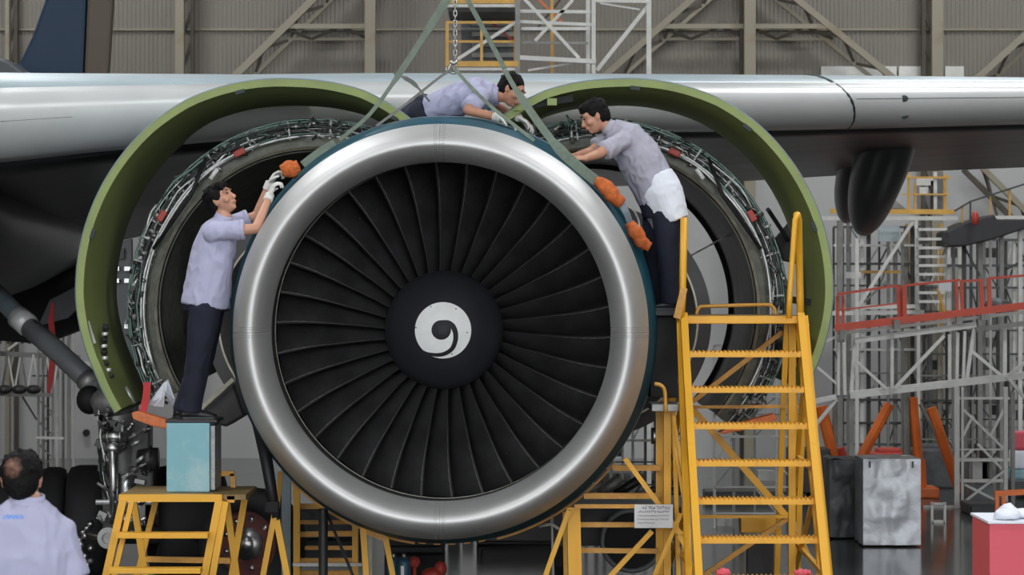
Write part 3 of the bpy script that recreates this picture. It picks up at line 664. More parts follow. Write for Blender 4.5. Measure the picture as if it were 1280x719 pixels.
m = MB(); c = P(567, 82, 19.3); m.tube(crv([c+V((0, 0, .03)), c+V((-.02, 0, .01)), c+V((-.035, 0, -.03)), c+V((0, 0, -.055)), c+V((.04, 0, -.03))], 4), .012, 8); m.ell(c+V((0, 0, .02)), (.03, .02, .02)); m.build('hook', M['chain'], ch, True)
sling([P(571, -20, 19.3), P(530, 45, 19.2), P(498, 94, 19.1), P(462, 143, 18.9), P(424, 175, 18.85)], [.06]*4+[.045]*5+[.028]*8, 'long green sling running from the roof down over the inlet rim', M['strap'])
sling([P(566, 86, 19.3), P(549, 97, 19.2), P(510, 128, 19.0), P(470, 158, 18.75)], .018, 'thin grey sling from the chain hook toward the first worker side of the rim', M['strap_g'])
sling([P(568, 86, 19.28), P(590, 110, 19.1), P(616, 135, 18.9), P(650, 162, 18.62), P(668, 176, 18.55)], .024, 'green sling crossing in front of the shirt of the lying worker', M['strap'])
sling([P(574, -20, 19.3), P(604, 36, 19.3), P(631, 86, 19.22)], .035, 'short green sling in front of the yellow dock rails', M['strap'])
sling([P(631, 88, 19.2), P(650, 120, 19.0), P(690, 176, 18.75), P(722, 208, 18.7), P(748, 228, 18.7)], [.035]*4+[.055]*5+[.075]*8, 'broad green sling crossing before the lying workers face', M['strap'])
sling([P(572, -158, 19.36), P(572, -90, 19.36), P(572, -16, 19.36)], .06, 'green webbing loop hanging straight from the hoist, holding the upper slings', M['strap'])
sling([P(493, 92, 19.4), P(507, 98, 19.3), P(519, 106, 19.3), P(537, 127, 19.3)], [.015]*4+[.032]*5+[.015]*4, 'grey cloth strip lying on the wing beside the lying worker', M['strap_g'])
sling([P(418, 178, 18.9), P(396, 192, 18.85), P(378, 206, 18.8)], .05, 'green sling end wrapped along the rim by the raised gloves', M['strap'])
sling([P(744, 226, 18.72), P(754, 234, 18.72)], .07, 'green sling end entering the orange sleeve', M['strap'])
def rag(pts, rad, label):
    m = MB(); pts = crv(pts, 4); m.tube(pts, [rad*(.6+.6*math.sin(math.pi*(i+1)/(len(pts)+1)))*(1+.2*noise.noise(V((i*.7, 3, 1)))) for i in range(len(pts))], 12)
    for v in m.v: v += V((noise.noise(v*24), noise.noise(v*24+V((5, 5, 5))), noise.noise(v*24+V((9, 2, 1)))))*.014
    tag(m.build('protective_sleeve', M['rust_o'], None, True), label, 'sleeve')
rag([P(352, 214, 18.75), P(364, 211, 18.75), P(374, 207, 18.75)], .052, 'orange padded sleeve held in the raised gloves of the climbing worker')
rag([P(744, 226, 18.7), P(757, 234, 18.7), P(766, 245, 18.7), P(778, 254, 18.72)], .05, 'orange padded sleeve on the sling above the white apron')
rag([P(787, 279, 18.75), P(794, 289, 18.75), P(802, 302, 18.78), P(812, 309, 18.8)], .045, 'lower orange padded sleeve lying on the teal rim')
sling([P(776, 252, 18.75), P(783, 266, 18.75), P(788, 280, 18.78)], .045, 'pale blue sling piece between the two orange sleeves', M['cowl_out'])
m = MB(); m.tube(crv([P(776, 256, 18.9), P(790, 262, 19.0), P(798, 276, 19.05), P(800, 295, 19.05)], 5), .01, 6); tag(m.build('hose_loop', M['pipe'], None, True), 'grey hose looping beside the orange sleeves on the rim', 'hose')

# ------------------------------------------------------------------ yellow access ladder in front of the engine
def z0(px, d): return V(((px-640)*d/F, d, 0))
Y = M['yellow']; YB = M['yellow_b']
L = thing('access_ladder', 'tall bright yellow platform ladder with handrails standing in front of the engine', 'ladder', z0(945, 18.3))
xl, xr = P(858, 0, 19).x, P(997, 0, 19).x
m = MB(); zp = P(0, 400, 19).z; m.box(((xl+xr)/2, 19.35, zp), (xr-xl+.06, .72, .055)); m.build('platform', Y, L, bevel=.006)
m = MB(); m.box(((xl+xr)/2, 19.35, zp+.031), (xr-xl, .66, .006)); m.build('tread_mat', M['grip'], L)
step = None
for k in range(1, 10):
    z = zp-.243*k-.001*k; d = 19.0-.2*k
    if z < .03: break
    if step is None:
        m = MB(); m.box(((xl+xr)/2, d, z), (xr-xl+.02, .17, .032))
        n = 26
        for q in range(n):
            x = xl+(xr-xl)*(q+.5)/n; m.add([(x-.013, d-.08, z+.016), (x+.013, d-.08, z+.016), (x, d-.08, z+.032), (x-.013, d+.08, z+.016), (x+.013, d+.08, z+.016), (x, d+.08, z+.032)], [(0, 1, 2), (5, 4, 3), (0, 2, 5, 3), (1, 4, 5, 2)])
        step = m.build('step', Y, L); base = step.location.copy(); k0 = (d, z)
    else:
        o = step.copy(); COL.objects.link(o); o.parent = L; o.location = base+V((0, d-k0[0], z-k0[1]))
for x, s in ((xl-.02, -1), (xr+.02, 1)):
    mem(L, 'stringer', (x, 19.0, zp+.02), (x, 17.0, 0.0), .05, Y, .10)
    mem(L, 'front_post', (x+s*.03, 19.0, zp+.02), (x+s*.05, 17.4, 0), .045, Y)
    mem(L, 'back_leg', (x+s*.01, 19.7, zp), (x+s*.10, 20.1, 0), .055, Y)
    mem(L, 'middle_leg', (x-s*.03, 19.3, zp), (x-s*.03, 19.3, 0), .05, Y)
    for z in (.55, 1.2): mem(L, 'side_rail', (x, 18.2 if z > 1 else 17.6, z), (x+s*.05, 19.9, z), .03, Y)
    mem(L, 'side_brace', (x, 18.7, 1.9), (x+s*.06, 19.95, .9), .03, Y); mem(L, 'side_brace', (x, 18.0, 1.1), (x+s*.06, 19.95, .3), .03, Y)
hr = MB(); hr.tube([P(851, 402, 18.95), P(853, 372, 18.95), P(855, 272, 18.95)], .026, 8); hr.build('handrail_post', Y, L, True)
m = MB(); m.bar(P(846, 398, 18.9), P(855, 360, 18.9), .05, .03); m.build('rail_bracket', YB, L)
m = MB(); m.tube([P(986, 398, 18.9), P(987, 372, 18.9), P(994, 275, 18.95), P(997, 268, 18.97)], .021, 8); m.build('handrail_post', Y, L, True)
m = MB(); m.tube([P(1001, 402, 19.1), P(1000, 372, 19.1), P(998, 275, 19.05), P(996, 268, 19.0)], .027, 8); m.build('handrail_post', Y, L, True)
m = MB(); m.tube([P(1001, 398, 19.2), P(1012, 480, 18.9), P(1025, 600, 18.5), P(1037, 719, 18.2), z0(1043, 17.8)], .024, 8); m.build('stay_pole', Y, L, True)
m = MB(); m.tube([P(997, 400, 19.1), P(1006, 500, 18.7), P(1020, 650, 18.2), z0(1033, 17.7)], .022, 8); m.build('stay_pole', Y, L, True)
m = MB(); m.bar(P(984, 374, 19.2), P(1012, 378, 19.4), .05, .025); m.build('rail_clamp', M['dark_frame'], L)
m = MB(); m.tube(crv([P(871, 396, 19.6), P(871, 390, 19.6), P(875, 384, 19.6), P(884, 383, 19.6), P(955, 381, 19.6), P(965, 383, 19.6), P(969, 389, 19.6), P(969, 398, 19.6)], 3), .014, 8); m.build('guard_hoop', YB, L, True)
for a, b, w in (((866, 502), (978, 415), .035), ((866, 512), (985, 648), .05), ((985, 648), (880, 719), .035), ((990, 648), (1016, 705), .03)):
    mem(L, 'cross_brace', P(*a, 19.75), P(*b, 19.75), w, Y if w > .04 else YB)
mem(L, 'cross_rail', P(862, 509, 19.7), P(1000, 508, 19.7), .024, YB); mem(L, 'cross_rail', P(865, 646, 19.7), P(990, 646, 19.7), .024, Y)
for x in (985, 1010): mem(L, 'rear_post', P(x-2, 405, 19.7), z0(x-16, 20.0), .04, Y)
m = MB(); m.box(((P(925, 0, 20.3).x+P(975, 0, 20.3).x)/2, 20.3, P(0, 655, 20.3).z), (.31, .2, .12)); m.build('ballast_box', Y, L, bevel=.01)
m = MB(); p = P(950, 661, 20.3); m.box((p.x, 20.3, p.z/2), (.2, .14, p.z-.13)); m.build('ballast_stand', M['dark_frame'], L)
for x, y, d, w, lb in ((904, 711, 17.56, .10, 'small crumpled red rag on the low step of the big ladder'), (1003, 709, 17.56, .12, 'red and pink folded rag at the outer end of the low ladder step')):
    z = zp-.243*7-.007+.03; p = V(((x-640)*d/F, d, z+.02)); m = MB(); m.ell(p, (w/2, .05, .022), None, 12, 8)
    for v in m.v: v += V((0, 0, 1))*noise.noise(v*40)*.02; v.z = max(v.z, z+.001)
    tag(m.build('rag', M['pink']), lb, 'rag')

# yellow platform with sign
S = thing('work_stand', 'yellow tubular work stand carrying a white notice plate', 'work stand', z0(770, 18.7))
def bars(root, name, mt, d, items, w=.045, foot=True):
    for n_, it in enumerate(items):
        a, b = it[0], it[1]; ww = it[2] if len(it) > 2 else w; dd = (it[3] if len(it) > 3 else d)+.006*(n_ % 7)
        d2 = it[4] if len(it) > 4 else dd
        A, B = P(*a, dd), P(*b, d2)
        if foot and b[1] >= 719: t = (B-A); k = (A.z-.0)/(A.z-B.z) if A.z > B.z else 1; B = A+t*k
        mem(root, name, A, B, ww, mt)
bars(S, 'post', Y, 18.7, [((714, 634), (716, 719), .06), ((706, 640), (707, 719), .03, 19.2), ((722, 634), (724, 719), .035)])
bars(S, 'post', Y, 18.8, [((824, 512), (824, 719), .05, 19.0), ((834, 512), (834, 719), .05), ((842, 512), (848, 719), .03), ((829, 500), (829, 719), .05, 19.3)])
bars(S, 'brace', Y, 18.6, [((711, 638), (682, 719), .035), ((781, 573), (851, 668), .035), ((815, 664), (764, 719), .035), ((851, 642), (818, 719), .03), ((848, 668), (860, 690), .03), ((842, 520), (858, 620), .02), ((844, 560), (860, 660), .02)])
bars(S, 'rail', YB, 18.9, [((766, 585), (826, 585), .04), ((730, 620), (826, 620), .04), ((718, 633), (820, 633), .028, 18.65), ((718, 656), (822, 656), .035), ((720, 688), (822, 689), .035)])
m = MB(); m.box(P(829, 508, 18.9), (.19, .5, .05)); m.build('top_plate', M['dull_steel'], S, bevel=.005)
m = MB(); m.tube(crv([P(832, 516, 18.6), P(831, 490, 18.6), P(826, 482, 18.6), P(818, 480, 18.6)], 4), .014, 8); m.build('hook_rail', YB, S, True)
m = MB(); m.tube([P(857, 505, 19.0), P(857, 540, 19.0)], .03, 12); m.build('cylinder', M['cowl_out'], S, True)
m = MB(); m.tube([P(814, 545, 19.1), P(823, 545, 19.1)], .06, 16); m.build('canister', M['steel'], S, True)
m = MB(); c = P(817, 645.5, 18.5); m.box(c, (.27, .012, .165)); sg = m.build('notice_plate', M['sign'], S, bevel=.004)
mk = MB(); rnd = random.Random(5)
def strokes(y, x0, x1, h, pitch, th):
    x = x0
    while x < x1:
        for q in range(4):
            cx, cy = x+rnd.uniform(0, pitch*.6), y+rnd.uniform(-h/2, h/2)
            if rnd.random() < .5: mk.box(P(cx, cy, 18.4925), (pitch*.55/F*18.5, .002, th))
            else: mk.box(P(cx, cy, 18.4925), (th, .002, h*.6/F*18.5))
        x += pitch
strokes(634.5, 803, 837, 3.2, 3.6, .0035)
strokes(639.5, 798, 837, 2.4, 2.6, .0025)
for y in (645, 649.5, 654): strokes(y, 797, 837 if y < 654 else 818, 1.8, 2.0, .0016)
tag(mk.build('lettering', M['ink'], sg), kind='stuff')
# dark support box for the leaning worker
m = MB(); c = P(826, 0, 19.15); zt = P(0, 388, 19.1).z
W = thing('work_box', 'black support box between the teal rim and the big ladder, under the leaning worker', 'box', (c.x, 19.35, P(0, 503, 18.9).z))
m = MB(); m.box((P(829, 0, 19.2).x, 19.42, zt-.02), (.24, .62, .04)); m.build('top_board', M['dark_frame'], W, bevel=.005)
m = MB(); m.box((P(829, 0, 19.3).x, 19.45, (zt-.04+P(0, 503, 18.9).z)/2+.01), (.20, .52, zt-.04-P(0, 503, 18.9).z-.02)); m.build('box_body', M['black_soft'], W, bevel=.01)

# step stand with pale blue box
T = thing('step_stand', 'low yellow two-step stand carrying the pale blue box', 'step stand', z0(220, 18.6))
a, b = P(154, 623, 18.2), P(272, 623, 18.2); zt = a.z
m = MB(); m.box(((a.x+b.x)/2, 18.22, zt), (b.x-a.x+.06, .045, .05)); m.build('front_rail', Y, T)
m = MB(); m.box(((a.x+b.x)/2+.08, 18.62, zt+.005), (b.x-a.x+.22, .78, .035)); m.build('platform', M['grip'], T)
m = MB(); m.box((P(308, 0, 18.9).x-.04, 18.62, zt-.01), (.05, .78, .045)); m.build('side_rail', YB, T)
for k, (y0, x0, x1) in enumerate(((669, 146, 261), (713, 138, 252))):
    p, q = P(x0, y0, 18.1-k*.15), P(x1, y0, 18.1-k*.15); m = MB(); m.box(((p.x+q.x)/2, p.y, p.z), (q.x-p.x, .14, .035)); m.build('step', Y, T, bevel=.003)
bars(T, 'leg', Y, 18.2, [((154, 625), (133, 719), .05), ((165, 627), (143, 719), .035), ((274, 625), (256, 719), .05), ((282, 627), (266, 719), .045)])
bars(T, 'leg', Y, 18.9, [((167, 625), (182, 719), .045), ((195, 626), (172, 719), .04), ((283, 624), (296, 719), .045), ((306, 624), (290, 719), .045)])
mem(T, 'lower_rail', P(180, 699, 18.9), P(288, 701, 18.9), .04, YB)
bars(T, 'grab_rail', YB, 18.9, [((262, 592), (293, 592), .035)]); mem(T, 'grab_rail', P(291, 592, 18.9), P(292, 617, 18.9), .035, YB)
B = thing('support_box', 'pale blue wooden box standing on the low yellow stand under the climbing worker', 'box', P(235, 617, 18.6))
a, b = P(208, 529, 18.45), P(262, 617, 18.45); zb = zt+.0235
m = MB(); m.box(((a.x+b.x)/2, 18.66, (a.z+zb)/2), (b.x-a.x, .42, a.z-zb)); m.build('box_body', M['blue_box'], B, bevel=.008)
m = MB(); m.box((b.x+.018, 18.68, (a.z+zb)/2-.005), (.032, .40, a.z-zb-.03)); m.build('side_batten', M['dull_steel'], B, bevel=.004)
m = MB(); m.box(((a.x+b.x)/2+.02, 18.68, a.z+.012), (.36, .44, .022)); m.build('lid', M['dark_frame'], B, bevel=.004)

# jack posts and middle ladder below the inlet
J = thing('prop_pole', 'black tapered prop leaning against the inlet beside two yellow legs', 'prop', z0(345, 18.8))
m = MB(); m.tube([P(318, 520, 19.2), P(333, 575, 19.0), P(345, 648, 18.9)], [.03, .045, .035], 12); m.build('pole', M['dark_frame'], J, True)
m = MB(); m.box(P(340, 634, 18.9), (.10, .08, .08)); m.build('clamp', M['black_soft'], J, bevel=.01)
bars(J, 'leg', Y, 18.9, [((344, 640), (329, 719), .04), ((346, 650), (359, 719), .045)])
bars(J, 'upper_brace', Y, 19.3, [((351, 590), (346, 640), .035)])
m = MB(); p = P(404, 636, 19.2); m.tube([V((p.x, 19.2, 0)), V((p.x, 19.2, p.z))], .034, 14); m.tube([V((p.x, 19.2, 0)), V((p.x, 19.2, .05))], .15, 14)
tag(m.build('jack_post', M['dark_frame'], None, 'a'), 'upright black jack post under the bottom of the inlet lip', 'jack')
m = MB(); A, Bq = P(408, 640, 19.3), P(441, 719, 19.0); k = A.z/(A.z-Bq.z); m.bar(A, A+(Bq-A)*k, .02); tag(m.build('tie_rod', M['dark_frame']), 'thin dark rod slanting down beside the black jack post', 'rod')
Q = thing('small_ladder', 'yellow rung frame half hidden behind the bottom of the inlet', 'ladder', z0(406, 20.4))
bars(Q, 'post', Y, 20.4, [((371, 600), (371, 719), .05), ((444, 655), (444, 719), .045)])
bars(Q, 'rung', YB, 20.5, [((372, 633), (442, 633), .04), ((372, 653), (442, 653), .03, 20.9), ((372, 668), (442, 667), .04), ((372, 685), (446, 685), .03, 20.9), ((368, 701), (444, 701), .04), ((368, 716), (446, 716), .035)])
m = MB(); m.bar(P(366, 706, 20.35), P(452, 706, 20.35), .025); m.build('white_rail', M['wsteel'], Q)
for px, w, mt, lb in ((358, .07, 'cowl_out', 'pale grey upright post beside the yellow rung frame'), (462, .045, 'wsteel', 'thin white upright post at the far side of the yellow rung frame')):
    m = MB(); q = z0(px, 20.7); m.box((q.x, 20.7, .75), (w, .07, 1.5)); m.box((q.x, 20.7, .03), (.3, .3, .06)); tag(m.build('post', M[mt]), lb, 'post')
V2 = thing('trestle', 'yellow splayed trestle legs under the lowest point of the cowl', 'trestle', z0(470, 19.2))
bars(V2, 'leg', Y, 19.2, [((454, 660), (458, 719), .045), ((482, 672), (491, 719), .04)]); mem(V2, 'top_bar', P(452, 662, 19.2), P(484, 674, 19.2), .04, YB)
for k, (px, dd) in enumerate(((492, 20.6), (505, 20.5))):
    g = thing('gas_bottle', ['blue gas bottle partly hidden by a yellow leg', 'blue gas bottle with a pale stripe next to the red valve'][k], 'gas bottle', z0(px, dd)); q = z0(px, dd); ztop = P(0, 697, dd).z
    m = MB(); m.tube([q, q+V((0, 0, ztop-.04)), q+V((0, 0, ztop-.01)), q+V((0, 0, ztop))], [.055, .055, .045, .02], 16); m.build('cylinder', M['gas'], g, True)
    m = MB(); m.tube([q+V((0, 0, ztop-.005)), q+V((0, 0, ztop+.03))], .014, 8); m.build('valve', M['steel'], g, True)
    if k: m = MB(); m.box(q+V((-.01, -.055, ztop/2-.02)), (.025, .012, ztop-.08)); m.build('stripe', M['white_paint'], g)
m = MB(); q = z0(519, 20.5); c = P(518, 703, 20.5)
m.tube([q, c], .015, 8); m.ell(c, (.045, .03, .045)); m.ell(c+V((0, -.02, .01)), (.02, .02, .02)); m.ell(c+V((.14, .1, -.1)), (.09, .08, .05)); m.ell(c+V((.2, .1, -.06)), (.05, .05, .06))
for v in m.v: v.z = max(v.z, 0)
tag(m.build('red_regulator', M['redp'], None, True), 'small red gas regulator and hose heap beside the blue bottles', 'regulator')
# grey dolly with wheel behind the work stand
DL = thing('tow_dolly', 'dark wheeled dolly standing behind the yellow work stand', 'dolly', z0(780, 22.5))
c = P(790, 676, 22.4); c.z = max(.27, c.z)
m = MB(); rings = []
m.lathe([(.235, c.y-.03), (.26, c.y-.045), (.275, c.y), (.26, c.y+.045), (.235, c.y+.03)], V((c.x, 0, c.z)), n=48); m.build('tyre', M['gear_grey'], DL, True)
m = MB(); m.lathe([(.0, c.y), (.235, c.y), (.235, c.y+.03), (0, c.y+.03)], V((c.x, 0, c.z)), n=40); m.build('wheel_disc', M['rubber'], DL)
m = MB(); m.box(V((c.x-.1, 23.0, .62)), (1.3, .7, .10)); m.build('deck', M['gear_grey'], DL, bevel=.01)
m = MB(); m.box(V((c.x-.1, 23.0, .40)), (1.1, .5, .34)); m.build('chassis', M['dark_frame'], DL)
for x in (-.6, .35): m = MB(); m.tube([V((c.x+x, 23.3, 0)), V((c.x+x, 23.3, .6))], .05, 10); m.build('leg', M['dark_frame'], DL)
for k in range(10):
    m = MB(); q = V((c.x+random.uniform(-.6, .45), 22.75, .67)); m.tube([q, q+V((random.uniform(.05, .3), 0, random.uniform(.02, .16)))], random.uniform(.02, .05), 10); m.build('hose_reel' if k < 2 else 'pipe_end', M['dull_steel' if k % 2 else 'duct'], DL, True)
m = MB(); c = P(690, 655, 19.9); m.tube([c, c+V((.0, 0, .07))], .012, 8); m.tube([c, c+V((-.1, 0, -.02))], .012, 8); m.tube([c, c+V((.05, 0, -.04))], .012, 8); m.tube([c, V((c.x+.02, c.y+.2, 0))], .01, 6)
tag(m.build('clamp_handle', M['wsteel'], None, True), 'small white three-armed clamp under the rim near the work stand', 'clamp')
# dark cabinets on the floor far under the engine
for k, (a, b, y, d, mt) in enumerate(((560, 575, 600, 27, 'gear_grey'), (578, 592, 600, 28, 'gsteel'), (600, 640, 640, 29, 'dark_frame'), (655, 668, 600, 27, 'dark_frame'))):
    p, q = z0(a, d), z0(b, d); h = P(0, y, d).z; m = MB(); m.box(((p.x+q.x)/2, d, h/2), (q.x-p.x, .3, h)); m.box(((p.x+q.x)/2, d, .04), (q.x-p.x+.06, .36, .08))
    tag(m.build('floor_cabinet', M[mt], None, bevel=.01), ['grey upright cabinet seen under the bottom of the engine', 'pale slim locker seen under the bottom of the engine', 'wide black crate low behind the engine bottom', 'black upright post-like cabinet under the engine'][k], 'cabinet')

# ------------------------------------------------------------------ floor things near the edge of the picture
K = thing('pink_cabinet', 'pinkish red tool cabinet with white rags on top', 'cabinet', z0(1275, 16))
a = P(1237, 655, 15.9); m = MB(); m.box((a.x+.35, 16.2, a.z/2), (.7, .6, a.z)); m.build('cabinet_body', M['pink'], K, bevel=.006)
m = MB(); m.box((a.x+.35, 16.2, a.z+.008), (.72, .62, .016)); m.build('cabinet_top', M['white_cloth'], K, bevel=.003)
for k, (px, w, h) in enumerate(((1259, .16, .07), (1276, .18, .06), (1268, .1, .085))):
    m = MB(); q = V((P(px, 0, 16.0).x, 16.0+.1*k, a.z+.018)); m.ell(q+V((0, 0, h*.4)), (w/2, .08, h*.55), None, 20, 14)
    for v in m.v: v += V((noise.noise(v*30), 0, noise.noise(v*30+V((3, 3, 3)))))*.012; v.z = max(v.z, q.z+.0005)
    tag(m.build('rag', M['white_cloth'], None, True), ['white rag heap at the near corner of the pink cabinet top', 'white rag at the cut edge of the pink cabinet top', 'small white rag peak in the middle of the heap on the pink cabinet'][k], 'rag')
def covered(name, a, b, yt, d, mt, label, depth=.6):
    p, q = z0(a, d), z0(b, d); h = P(0, yt, d).z; w = q.x-p.x; r = thing(name, label, 'covered crate', ((p.x+q.x)/2, d+depth/2, 0)); m = MB(); n = 18
    # draped cloth box: fine grid faces with folds
    def face(o, u, v, nu, nv, nn):
        vs = []; fs = []
        for i in range(nu+1):
            for j in range(nv+1):
                c = o+u*(i/nu)+v*(j/nv); e = min(1, 4*min(i/nu, 1-i/nu))
                c = c+nn*(e*(.03*noise.noise(c*5)+.02*abs(noise.noise(c*9))+.012*noise.noise(c*V((1, 1, .4)).x*11*V((1, 0, 0))+V((0, 0, c.z*4))))); vs.append(c)
        for i in range(nu):
            for j in range(nv): fs.append((i*(nv+1)+j, (i+1)*(nv+1)+j, (i+1)*(nv+1)+j+1, i*(nv+1)+j+1))
        m.add(vs, fs)
    o = V((p.x, d, .02)); face(o, V((w, 0, 0)), V((0, 0, h-.02)), n, n+8, V((0, -1, 0))); face(o, V((0, depth, 0)), V((0, 0, h-.02)), 6, n, V((-1, 0, 0))); face(o+V((w, 0, 0)), V((0, depth, 0)), V((0, 0, h-.02)), 6, n, V((1, 0, 0)))
    face(o+V((0, depth, 0)), V((w, 0, 0)), V((0, 0, h-.02)), 6, 6, V((0, 1, 0))); face(V((p.x, d, h)), V((w, 0, 0)), V((0, depth, 0)), 6, 6, V((0, 0, 1)))
    m.build('cover', mt, r, True); m2 = MB(); m2.box(((p.x+q.x)/2, d+depth/2, h/2-.02), (w-.06, depth-.06, h-.06)); m2.build('crate', M['dark_frame'], r)
    return r, p, q, h
r, p, q, h = covered('covered_crate', 1079, 1151, 574, 25.0, M['silver'], 'crate under a crumpled silver tarpaulin on the shiny floor')
for x in (p.x+.06, q.x-.08): m = MB(); m.box((x, 24.97, h-.05), (.012, .03, .06)); m.build('strap_loop', M['dark_frame'], r)
covered('covered_crate', 1037, 1076, 575, 25.8, M['tarp_d'], 'narrower crate under a dark tarpaulin beside the silver one')
r = thing('rail_cart', 'small orange-red rail frame behind the pink cabinet', 'cart', z0(1262, 24.5))
for a, b, w in (((1243, 617), (1300, 614), .05), ((1246, 617), (1247, 684), .035), ((1254, 617), (1255, 684), .035), ((1300, 614), (1300, 684), .035)):
    A, Bq = P(*a, 24.5), P(*b, 24.5); 
    if b[1] > 660: Bq.z = 0
    mem(r, 'rail', A, Bq, w, M['orange_paint'])
r = thing('white_stool', 'small white metal frame on the floor behind the silver crate', 'frame', z0(1172, 27.6))
for a, b in (((1165, 628), (1165, 656)), ((1181, 628), (1181, 656)), ((1165, 630), (1181, 630)), ((1165, 652), (1181, 652))):
    A, Bq = P(*a, 27.6), P(*b, 27.6)
    if a[0] == b[0]: Bq.z = 0
    mem(r, 'rail', A, Bq, .025, M['wsteel'])

# ------------------------------------------------------------------ docks and scaffolds
def dock(name, label, cat, d, items, base, mt='wsteel'):
    """items: (part name, x0, y0, x1, y1, width px, material, depth offset)"""
    r = thing(name, label, cat, z0(base, d))
    for n_, it in enumerate(items):
        nm, x0, y0, x1, y1, w = it[:6]; mt_ = it[6] if len(it) > 6 else mt; dd = d+(it[7] if len(it) > 7 else 0)+.011*(n_ % 9)
        A, Bq = P(x0, y0, dd), P(x1, y1, dd)
        if y1 >= 999: Bq = V((A.x, dd, 0))
        mem(r, nm, A, Bq, w*d/F, M[mt_])
    return r
r = dock('tail_dock', 'yellow railed dock platform on a white scaffold tower behind the wing', 'work dock', 33.0, [
    ('toe_board', 557, 80, 648, 80, 7, 'far_yellow'), ('deck', 557, 86, 648, 86, 4, 'wsteel'), ('toe_board', 557, 2, 646, 2, 5, 'far_yellow'), ('deck', 556, 7, 650, 7, 4, 'wsteel'),
    ('rail_post', 559, 28, 559, 86, 4, 'far_yellow'), ('rail_post', 602, 28, 602, 82, 3.4, 'far_yellow'), ('rail_post', 644, 28, 644, 86, 3.4, 'far_yellow'),
    ('hand_rail', 558, 28, 645, 28, 3.2, 'far_yellow'), ('hand_rail', 558, 52, 645, 52, 2.8, 'far_yellow'),
    ('tower_post', 647, -20, 647, 999, 6, 'gsteel'), ('tower_post', 735, -20, 735, 999, 5, 'wsteel', .6), ('tower_post', 742, -20, 742, 999, 5, 'wsteel'), ('tower_post', 811, -20, 811, 999, 6, 'wsteel'), ('tower_post', 563, 88, 563, 999, 5, 'gsteel', .4),
    ('cross_bar', 650, 14, 738, 15, 4), ('cross_bar', 648, 27, 742, 31, 4), ('cross_bar', 652, 36, 735, 36, 4), ('cross_bar', 652, 53, 735, 54, 3, 'gsteel'), ('cross_bar', 648, 72, 745, 77, 5.5), ('cross_bar', 742, 1, 812, 2, 4), ('cross_bar', 560, 15, 645, 15, 3, 'wsteel', .8), ('cross_bar', 575, 36, 640, 36, 3, 'gsteel', .8),
    ('brace', 655, -2, 724, 73, 4), ('brace', 716, 0, 669, 51, 4), ('brace', 572, 74, 646, 27, 4), ('brace', 746, 88, 812, 5, 5), ('brace', 660, 88, 735, 76, 2.5), ('brace', 750, 4, 800, 12, 2),
    ('back_post', 690, -20, 690, 999, 4, 'far_yellow', 1.5), ('back_brace', 674, 0, 705, 30, 3, 'orange_paint', 1.5), ('back_brace', 700, 0, 672, 35, 3, 'beam_d', 1.5), ('back_brace', 605, 20, 640, 50, 3, 'redp', 1.6)], 690)
m = MB(); A, Bq = P(560, 12, 33.3), P(646, 12, 33.3); m.box(((A.x+Bq.x)/2, 34.0, A.z), (Bq.x-A.x, 1.4, .05)); m.build('deck_plate', M['dsteel'], r)
m = MB(); A, Bq = P(577, 25, 35), P(646, 78, 35); m.box(((A.x+Bq.x)/2, 35, (A.z+Bq.z)/2), (Bq.x-A.x, .3, A.z-Bq.z)); m.build('dark_cabin', M['tarp_d'], r, bevel=.01)
for k in range(4): m = MB(); A, Bq = P(590, 30+k*13, 34.8), P(644, 30+k*13, 34.8); m.bar(A, Bq, .06); m.build('louvre', M['gsteel'], r)
# stair dock
its = [('toe_board', 1038, 264, 1193, 265, 6, 'far_yellow'), ('deck_beam', 1020, 273, 1197, 273, 5), ('hand_rail', 1132, 222, 1188, 222, 2.6, 'far_yellow'), ('hand_rail', 1128, 243, 1186, 243, 2, 'far_yellow'),
    ('rail_post', 1136, 216, 1136, 266, 3, 'far_yellow'), ('rail_post', 1144, 228, 1144, 266, 2.5, 'far_yellow'), ('rail_post', 1181, 218, 1181, 266, 4, 'far_yellow'), ('rail_post', 1050, 240, 1050, 266, 2.5, 'far_yellow'), ('post', 1169, 215, 1169, 270, 4), ('dark_post', 1174, 215, 1174, 262, 8, 'gear_grey', .4),
    ('stair_stringer', 1145, 272, 1147, 388, 4), ('stair_stringer', 1184, 286, 1179, 384, 3), ('brace', 1142, 275, 1072, 385, 4), ('post', 1071, 298, 1073, 999, 4.5), ('cross_bar', 1072, 384, 1148, 383, 5), ('cross_bar', 1040, 392, 1155, 390, 5), ('brace', 1108, 352, 1080, 378, 2.5, 'gsteel'),
    ('post', 1128, 290, 1128, 999, 3.5, 'gsteel', .8), ('post', 1110, 290, 1110, 999, 3, 'gsteel', 1), ('post', 1050, 275, 1050, 999, 7, 'gsteel', .5), ('post', 1060, 275, 1060, 999, 4, 'gsteel', .9), ('yellow_post', 1134, 280, 1134, 999, 5, 'far_yellow', 1.2), ('yellow_post', 1176, 280, 1176, 999, 4, 'far_yellow', 1.0), ('cross_bar', 1075, 340, 1125, 340, 3.5, 'far_yellow', .8), ('post', 1148, 384, 1148, 999, 4)]
r = dock('stair_dock', 'white stair tower with yellow railed deck behind the flap fairing', 'work dock', 34.5, its, 1120)
for k, y in enumerate((287, 299, 310, 321, 332, 343, 354, 366, 377)): mem(r, 'stair_tread', P(1147, y, 34.3-.0*k), P(1183-k*.4, y, 34.3), .16, M['wsteel'], .035, up=(0, 0, 1))
